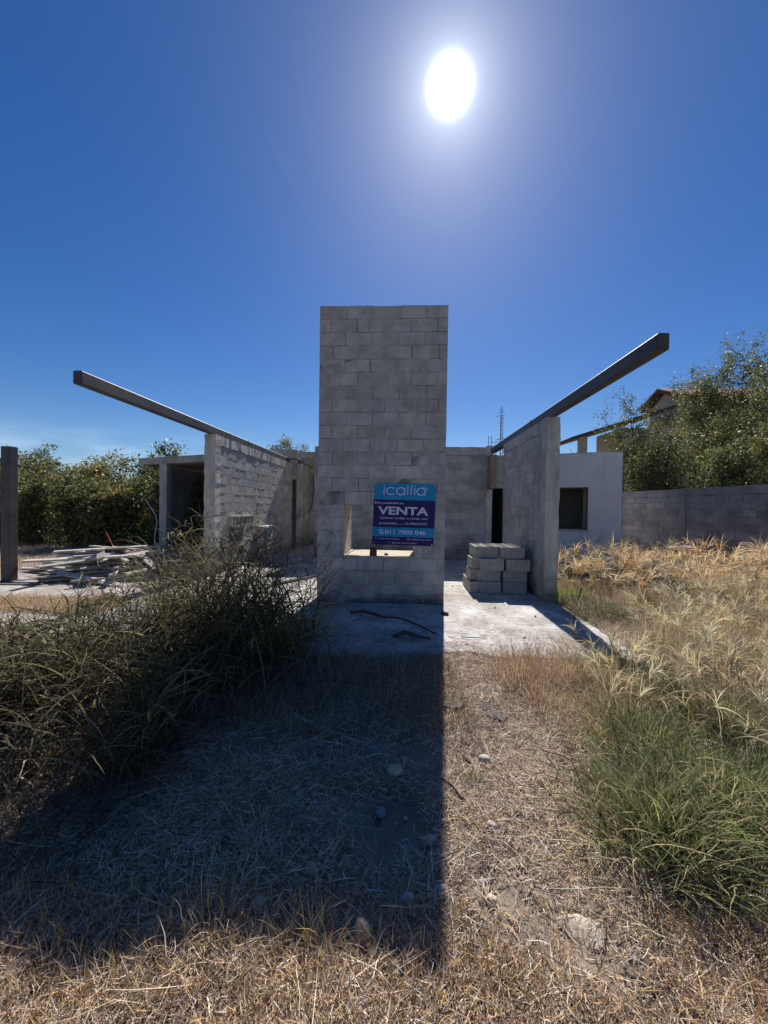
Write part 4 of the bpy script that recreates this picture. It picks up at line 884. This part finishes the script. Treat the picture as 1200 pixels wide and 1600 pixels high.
tussock('dry_tuft', -.28, 1.25, .06, 140, (.06, .20), (.002, .004), [GOLD, OLIVE, TAN], [3, 2, 2], 'small golden tuft at the bottom edge of the tower shadow', .8)
tussock('dry_tuft', -.62, 1.32, .10, 110, (.08, .24), (.002, .004), [TAN, OLIVE, PALE], [3, 2, 2], 'sparse tuft left of the golden one at the shadow edge', .8)
tussock('dry_tuft', .30, 1.22, .08, 170, (.05, .14), (.002, .004), [GOLD, RED, OLIVE], [3, 2, 1], 'low golden brown tuft right of the shadow corner', .9)

# pale finger-grass seed heads
def fingers(n, xy, h, fl, fw, cols, wts, name, label):
    parts = []; x, y = xy; n = len(x); az = RNG.uniform(0, 2*PI, n); base = np.stack([x, y, gz(x, y)], -1)
    c = palette(n, cols, wts, .12)
    V, F, T, P = blades(base, az, h, .004, np.abs(RNG.normal(.15, .15, n)), RNG.uniform(.2, .9, n), 5, c*.8, 6, .01, wbase=1.); parts.append((V, F, T))
    k = 14; tip = np.repeat(P[:, -1], k, 0)-np.repeat(P[:, -1]-P[:, -2], k, 0)*RNG.uniform(0, .5, (n*k, 1)); a2 = np.repeat(az, k)+RNG.normal(0, .8, n*k)
    V, F, T, _ = blades(tip, a2, RNG.uniform(*fl, n*k)*np.repeat(RNG.uniform(.7, 1.15, n), k), RNG.uniform(*fw, n*k), RNG.uniform(.0, 1.2, n*k), RNG.uniform(.3, 1.7, n*k), 6, np.clip(np.repeat(c, k, 0)*RNG.normal(1, .1, (n*k, 1)), 0, .95), 3., .01, sway=.05, wbase=.7); parts.append((V, F, T))
    q = 5; b2 = np.repeat(base, q, 0)+RNG.normal(0, .04, (n*q, 3))*np.array([[1, 1, 0]])
    V, F, T, _ = blades(b2, RNG.uniform(0, 2*PI, n*q), np.repeat(h, q)*RNG.uniform(.4, .95, n*q), RNG.uniform(.004, .008, n*q), RNG.uniform(.05, .6, n*q), RNG.uniform(.3, 1.6, n*q), 5, palette(n*q, [(.50, .40, .24), (.22, .24, .10), (.38, .30, .18)], [3, 2, 2], .2), 2., .01); parts.append((V, F, T))
    V, F, T = merge(parts); tag(meshobj(name, V, F, MT['grass'], tint=T), label, 'seed heads', kind='stuff')
n = 1750; x = RNG.uniform(1.35, 5.4, n); y = RNG.uniform(2.1, 6.2, n); k = (x > 1.25+np.maximum(0, y-2.8)*.95) & (x < y*1.1+.6) & (RNG.random(n) < np.where(y < 4.2, 1, .4)) & (np.sin(3.7*x+.9*y)*np.sin(3.3*y-1.7*x)+RNG.normal(0, .25, n) > -.22) & ~((x < 1.8) & (y < 2.35)); x, y = x[k], y[k]
fingers(0, (x, y), RNG.uniform(.25, .56, len(x))*np.clip(.75+.14*y, 1, 1.35), (.09, .24), (.003, .0065), [(.76, .63, .36), (.84, .73, .47), (.58, .45, .25)], [3, 2, 1.5], 'seed_heads', 'pale splayed finger-grass seed heads standing over the right-hand grass')
n = 400; x = RNG.uniform(2.9, 8.4, n); y = 7.0+RNG.normal(0, .7, n)+(x-5)*-.06; k = (y > 5.9) & (y < 9.3); x, y = x[k], y[k]
fingers(0, (x, y), RNG.uniform(.22, .80, len(x))*np.clip(1.2-np.abs(x-5)/9, .6, 1.2), (.18, .42), (.008, .015), [(.80, .60, .34), (.86, .71, .46), (.64, .46, .25)], [3, 2, 1.5], 'golden_seed_heads', 'bank of golden drooping seed heads before the white annex and boundary wall')
# rubble by the boundary wall
for i in range(9): plank(7.0+rn(.7), 6.9+rn(.5), .12+.12*random.random(), random.uniform(.4, 1.0), .12, .04, rn(1.2), rn(.15), random.uniform(.7, 1.4), 'grey board in the small heap by the boundary wall', 'boards heaped by the boundary wall')
m = MB(); m.tube([(0, 0, 0), (.12, .05, .34)], .010, 6); tag(m.build('stake', MT['bark'], loc=(2.5, 5.75, 0)), 'thin dark stake leaning by the long wall end', 'stake')
rb = MB(); rb.jbox((-.35, -.12, 0), (.35, .12, .5), .03); tag(rb.build('concrete_lump', MT['block_yard'], loc=(7.7, 11.2, 0)), 'dark concrete lump leaning at the boundary wall foot', 'concrete')

# ------------------------------------------------------------------ trees
def tree(name, x, y, h, rx, ry, stems, nleaf, leaf, cols, wts, label, cat, group, z0=.0, lo=.12, bare=0., tw=.045, seed=0):
    rs = np.random.default_rng(seed+100); R2 = random.Random(seed+9)
    o = empty(name, (x, y, z0)); tag(o, label, cat, group)
    mb = MB(); anchors = []
    for s in range(stems):
        a = 2*PI*s/stems+R2.uniform(-.5, .5); lean = R2.uniform(.05, .45); H = h*R2.uniform(.72, .96)
        P = [Vector((R2.uniform(-.1, .1), R2.uniform(-.1, .1), 0))]; d = Vector((math.cos(a)*lean*rx*.6/h*2.2, math.sin(a)*lean*ry*.6/h*2.2, 1)); ns = 8
        for i in range(ns):
            d2 = d+Vector((R2.gauss(0, .12), R2.gauss(0, .12), 0)); P.append(P[-1]+d2.normalized()*H/ns)
        mb.tube(P, [tw*(1-.85*i/ns)*R2.uniform(.9, 1.1) for i in range(ns+1)], 6)
        for i in range(2, ns+1):
            for b_ in range(3):
                aa = R2.uniform(0, 2*PI); l = h*R2.uniform(.12, .30)*(1.15-.6*i/ns); q0 = P[i]
                dv = Vector((math.cos(aa)*rx/max(rx, ry), math.sin(aa)*ry/max(rx, ry), R2.uniform(.15, .9))).normalized()
                q1 = q0+dv*l*.5+Vector((0, 0, R2.uniform(-.04, .04)*h)); q2 = q1+(dv+Vector((R2.gauss(0, .3), R2.gauss(0, .3), R2.gauss(.1, .25)))).normalized()*l*.55
                mb.tube([q0, q1, q2], [tw*.36, tw*.22, tw*.09], 4); anchors += [tuple(q1), tuple(q2), tuple(q2)]
                for c_ in range(2):
                    q3 = q2+Vector((R2.gauss(0, 1), R2.gauss(0, 1), R2.gauss(.3, .8))).normalized()*l*.35; mb.tube([q2, q3], [tw*.10, tw*.05], 3); anchors.append(tuple(q3))
    mb.build('trunk', MT['bark'], o)
    A = np.array(anchors); A = A[A[:, 2] > h*lo]
    cs = rs.uniform(.55, 1.35, len(A)); keep = rs.random(len(A)) > bare; A, cs = A[keep], cs[keep]
    i = rs.integers(0, len(A), nleaf); p = A[i]+rs.normal(0, 1, (nleaf, 3))*np.array([.075*rx+.06, .075*ry+.06, .028*h+.03])*cs[i][:, None]*.9
    if lo < .1:                                              # shrub skirts down to the ground
        p[:, 2] = np.where(rs.random(nleaf) < .25, p[:, 2]*rs.random(nleaf), p[:, 2])
    p[:, 2] = np.maximum(p[:, 2], .03)
    a = rs.normal(0, 1, (nleaf, 3)); a /= np.linalg.norm(a, axis=1)[:, None]; b = np.cross(a, rs.normal(0, 1, (nleaf, 3))); b /= np.linalg.norm(b, axis=1)[:, None]
    s = leaf*rs.uniform(.5, 1.6, (nleaf, 1)); V = np.stack([p-a*s, p+b*s*.42, p+a*s, p-b*s*.42], 1).reshape(-1, 3)
    F = np.arange(nleaf*4).reshape(-1, 4)
    cc = np.array(cols)[rs.choice(len(cols), len(A), p=np.array(wts)/sum(wts))][i]*rs.normal(1, .18, (nleaf, 1))*rs.normal(1, .05, (nleaf, 3))
    meshobj('crown', V, F, MT['leaf'], o, tint=np.repeat(np.clip(cc, .01, .6), 4, 0))
    return o
LG = [(.125, .145, .052), (.19, .20, .075), (.08, .095, .04), (.31, .28, .10), (.34, .24, .07)]; LWt = [4, 3, 3, 1.6, .5]
side_l = ['dark green shrub in the left brush', 'yellowing olive shrub in the left brush', 'loose grey-green shrub in the left brush']
R3 = random.Random(21)
# front row of the brush on the left, then rows behind it
k = 0
for row, (yy, n_, hh, nl) in enumerate(((12.4, 9, 2.55, 6500), (14.6, 10, 3.15, 5500), (18.0, 9, 3.9, 4200))):
    for i in range(n_):
        xx = -yy*1.25+(yy*1.25-yy*.50)*i/(n_-1)+R3.uniform(-.4, .4)
        if xx > -7.3 and yy < 17.5: xx = -7.5-R3.random()*.6
        h_ = hh*.92*R3.uniform(.90, 1.10)
        if xx < -yy*.92 : h_ *= 1.12
        tp = R3.choice((0, 0, 1, 2)); cw = (LWt, [2, 3, 1, 3, 2], [3, 3, 3, 1, 0])[tp]
        tree('brush_shrub', xx, yy+R3.uniform(-.5, .5), h_, R3.uniform(1.1, 1.5), 1.1, 4, nl, .052 if row < 2 else .07, LG, cw, side_l[tp]+(', %s row, %s from the left' % (('front', 'middle', 'rear')[row], ('first', 'second', 'third', 'fourth', 'fifth', 'sixth', 'seventh', 'eighth', 'ninth', 'tenth')[i])), 'shrub', 'shrubs of the brush on the left', lo=.05, seed=k, tw=.035); k += 1
for (x, y, h, rx, nl, lb) in ((-10.5, 16.2, 4.2, .9, 2600, 'taller wispy tree sticking up behind the roof slab corner'), (-7.9, 24, 5.6, 1.2, 2400, 'sparse tree showing over the roofed room'), (-8.6, 30.0, 6.9, 1.6, 2500, 'small treetop showing over the left beam end'), (-6.2, 30, 6.5, 1.4, 2200, 'treetop just above the parapet block, far behind')):
    tree('thin_tree', x, y, h, rx, rx, 3, nl, .07, LG, LWt, lb, 'tree', 'thin trees behind the left rooms', lo=.45, seed=k, tw=.05, bare=.25); k += 1
TR = [(10.4, 18.4, 6.3, 1.0, 7500, 'bare-topped grey shrub tree at the left end of the row over the boundary wall'), (11.0, 17.6, 5.2, 1.1, 8000, 'yellow-green leafy tree second from the left over the boundary wall'),
      (13.4, 17.8, 6.9, 1.1, 13000, 'yellow-green tree in front of the tiled roof, over the boundary wall'), (14.0, 17.8, 9.2, 1.3, 18000, 'tall dense tree right of the tiled roof, with a rounded top'),
      (15.5, 17.4, 8.8, 1.4, 17000, 'tall tree with twin tops beside the rounded one'), (13.6, 13.9, 7.1, 1.35, 17000, 'tallest tree at the right edge, brushing the frame'),
      (10.1, 12.6, 3.9, 1.0, 7000, 'low green bush just behind the boundary wall post'), (11.4, 12.2, 4.6, 1.1, 8000, 'bright leafy bush at the right edge behind the wall'), (9.9, 16.0, 4.2, 1.1, 6500, 'low olive bush behind the wall near the annex'), (11.9, 15.0, 5.0, 1.2, 8000, 'dark bush in the row behind the boundary wall, under the tall trees')]
LR = [(.125, .15, .055), (.19, .20, .075), (.085, .10, .042), (.31, .28, .09)]
for i, (x, y, h, rx, nl, lb) in enumerate(TR):
    cw = [2, 3, 1, 4] if 'yellow' in lb or 'bright' in lb else [4, 3, 3, .8]
    tree('yard_tree', x, y, h, rx, rx, 5, int(nl*1.35), .042, LR, cw, lb, 'tree', 'trees behind the boundary wall', lo=.18, seed=200+i, tw=.055, bare=.25 if i == 0 else .12)
tree('thin_tree', 10.6, 26.0, 5.4, 1.3, 1.3, 3, 2600, .07, LG, LWt, 'small far tree between the long wall top and the white annex', 'tree', None, lo=.3, seed=300, tw=.05)
R4 = random.Random(4)
for i in range(26):
    x = -60+i*5.0+R4.uniform(-1.5, 1.5); y = 48+R4.uniform(-4, 6)
    if -14 < x < 18: y += 12
    tree('far_tree', x, y, R4.uniform(4.0, 5.4), 3.2, 2.0, 3, 1500, .22, LG, LWt, 'distant low tree of the horizon belt, hidden behind the yard walls and brush', 'tree', 'distant trees along the horizon', lo=.04, seed=400+i, tw=.1)
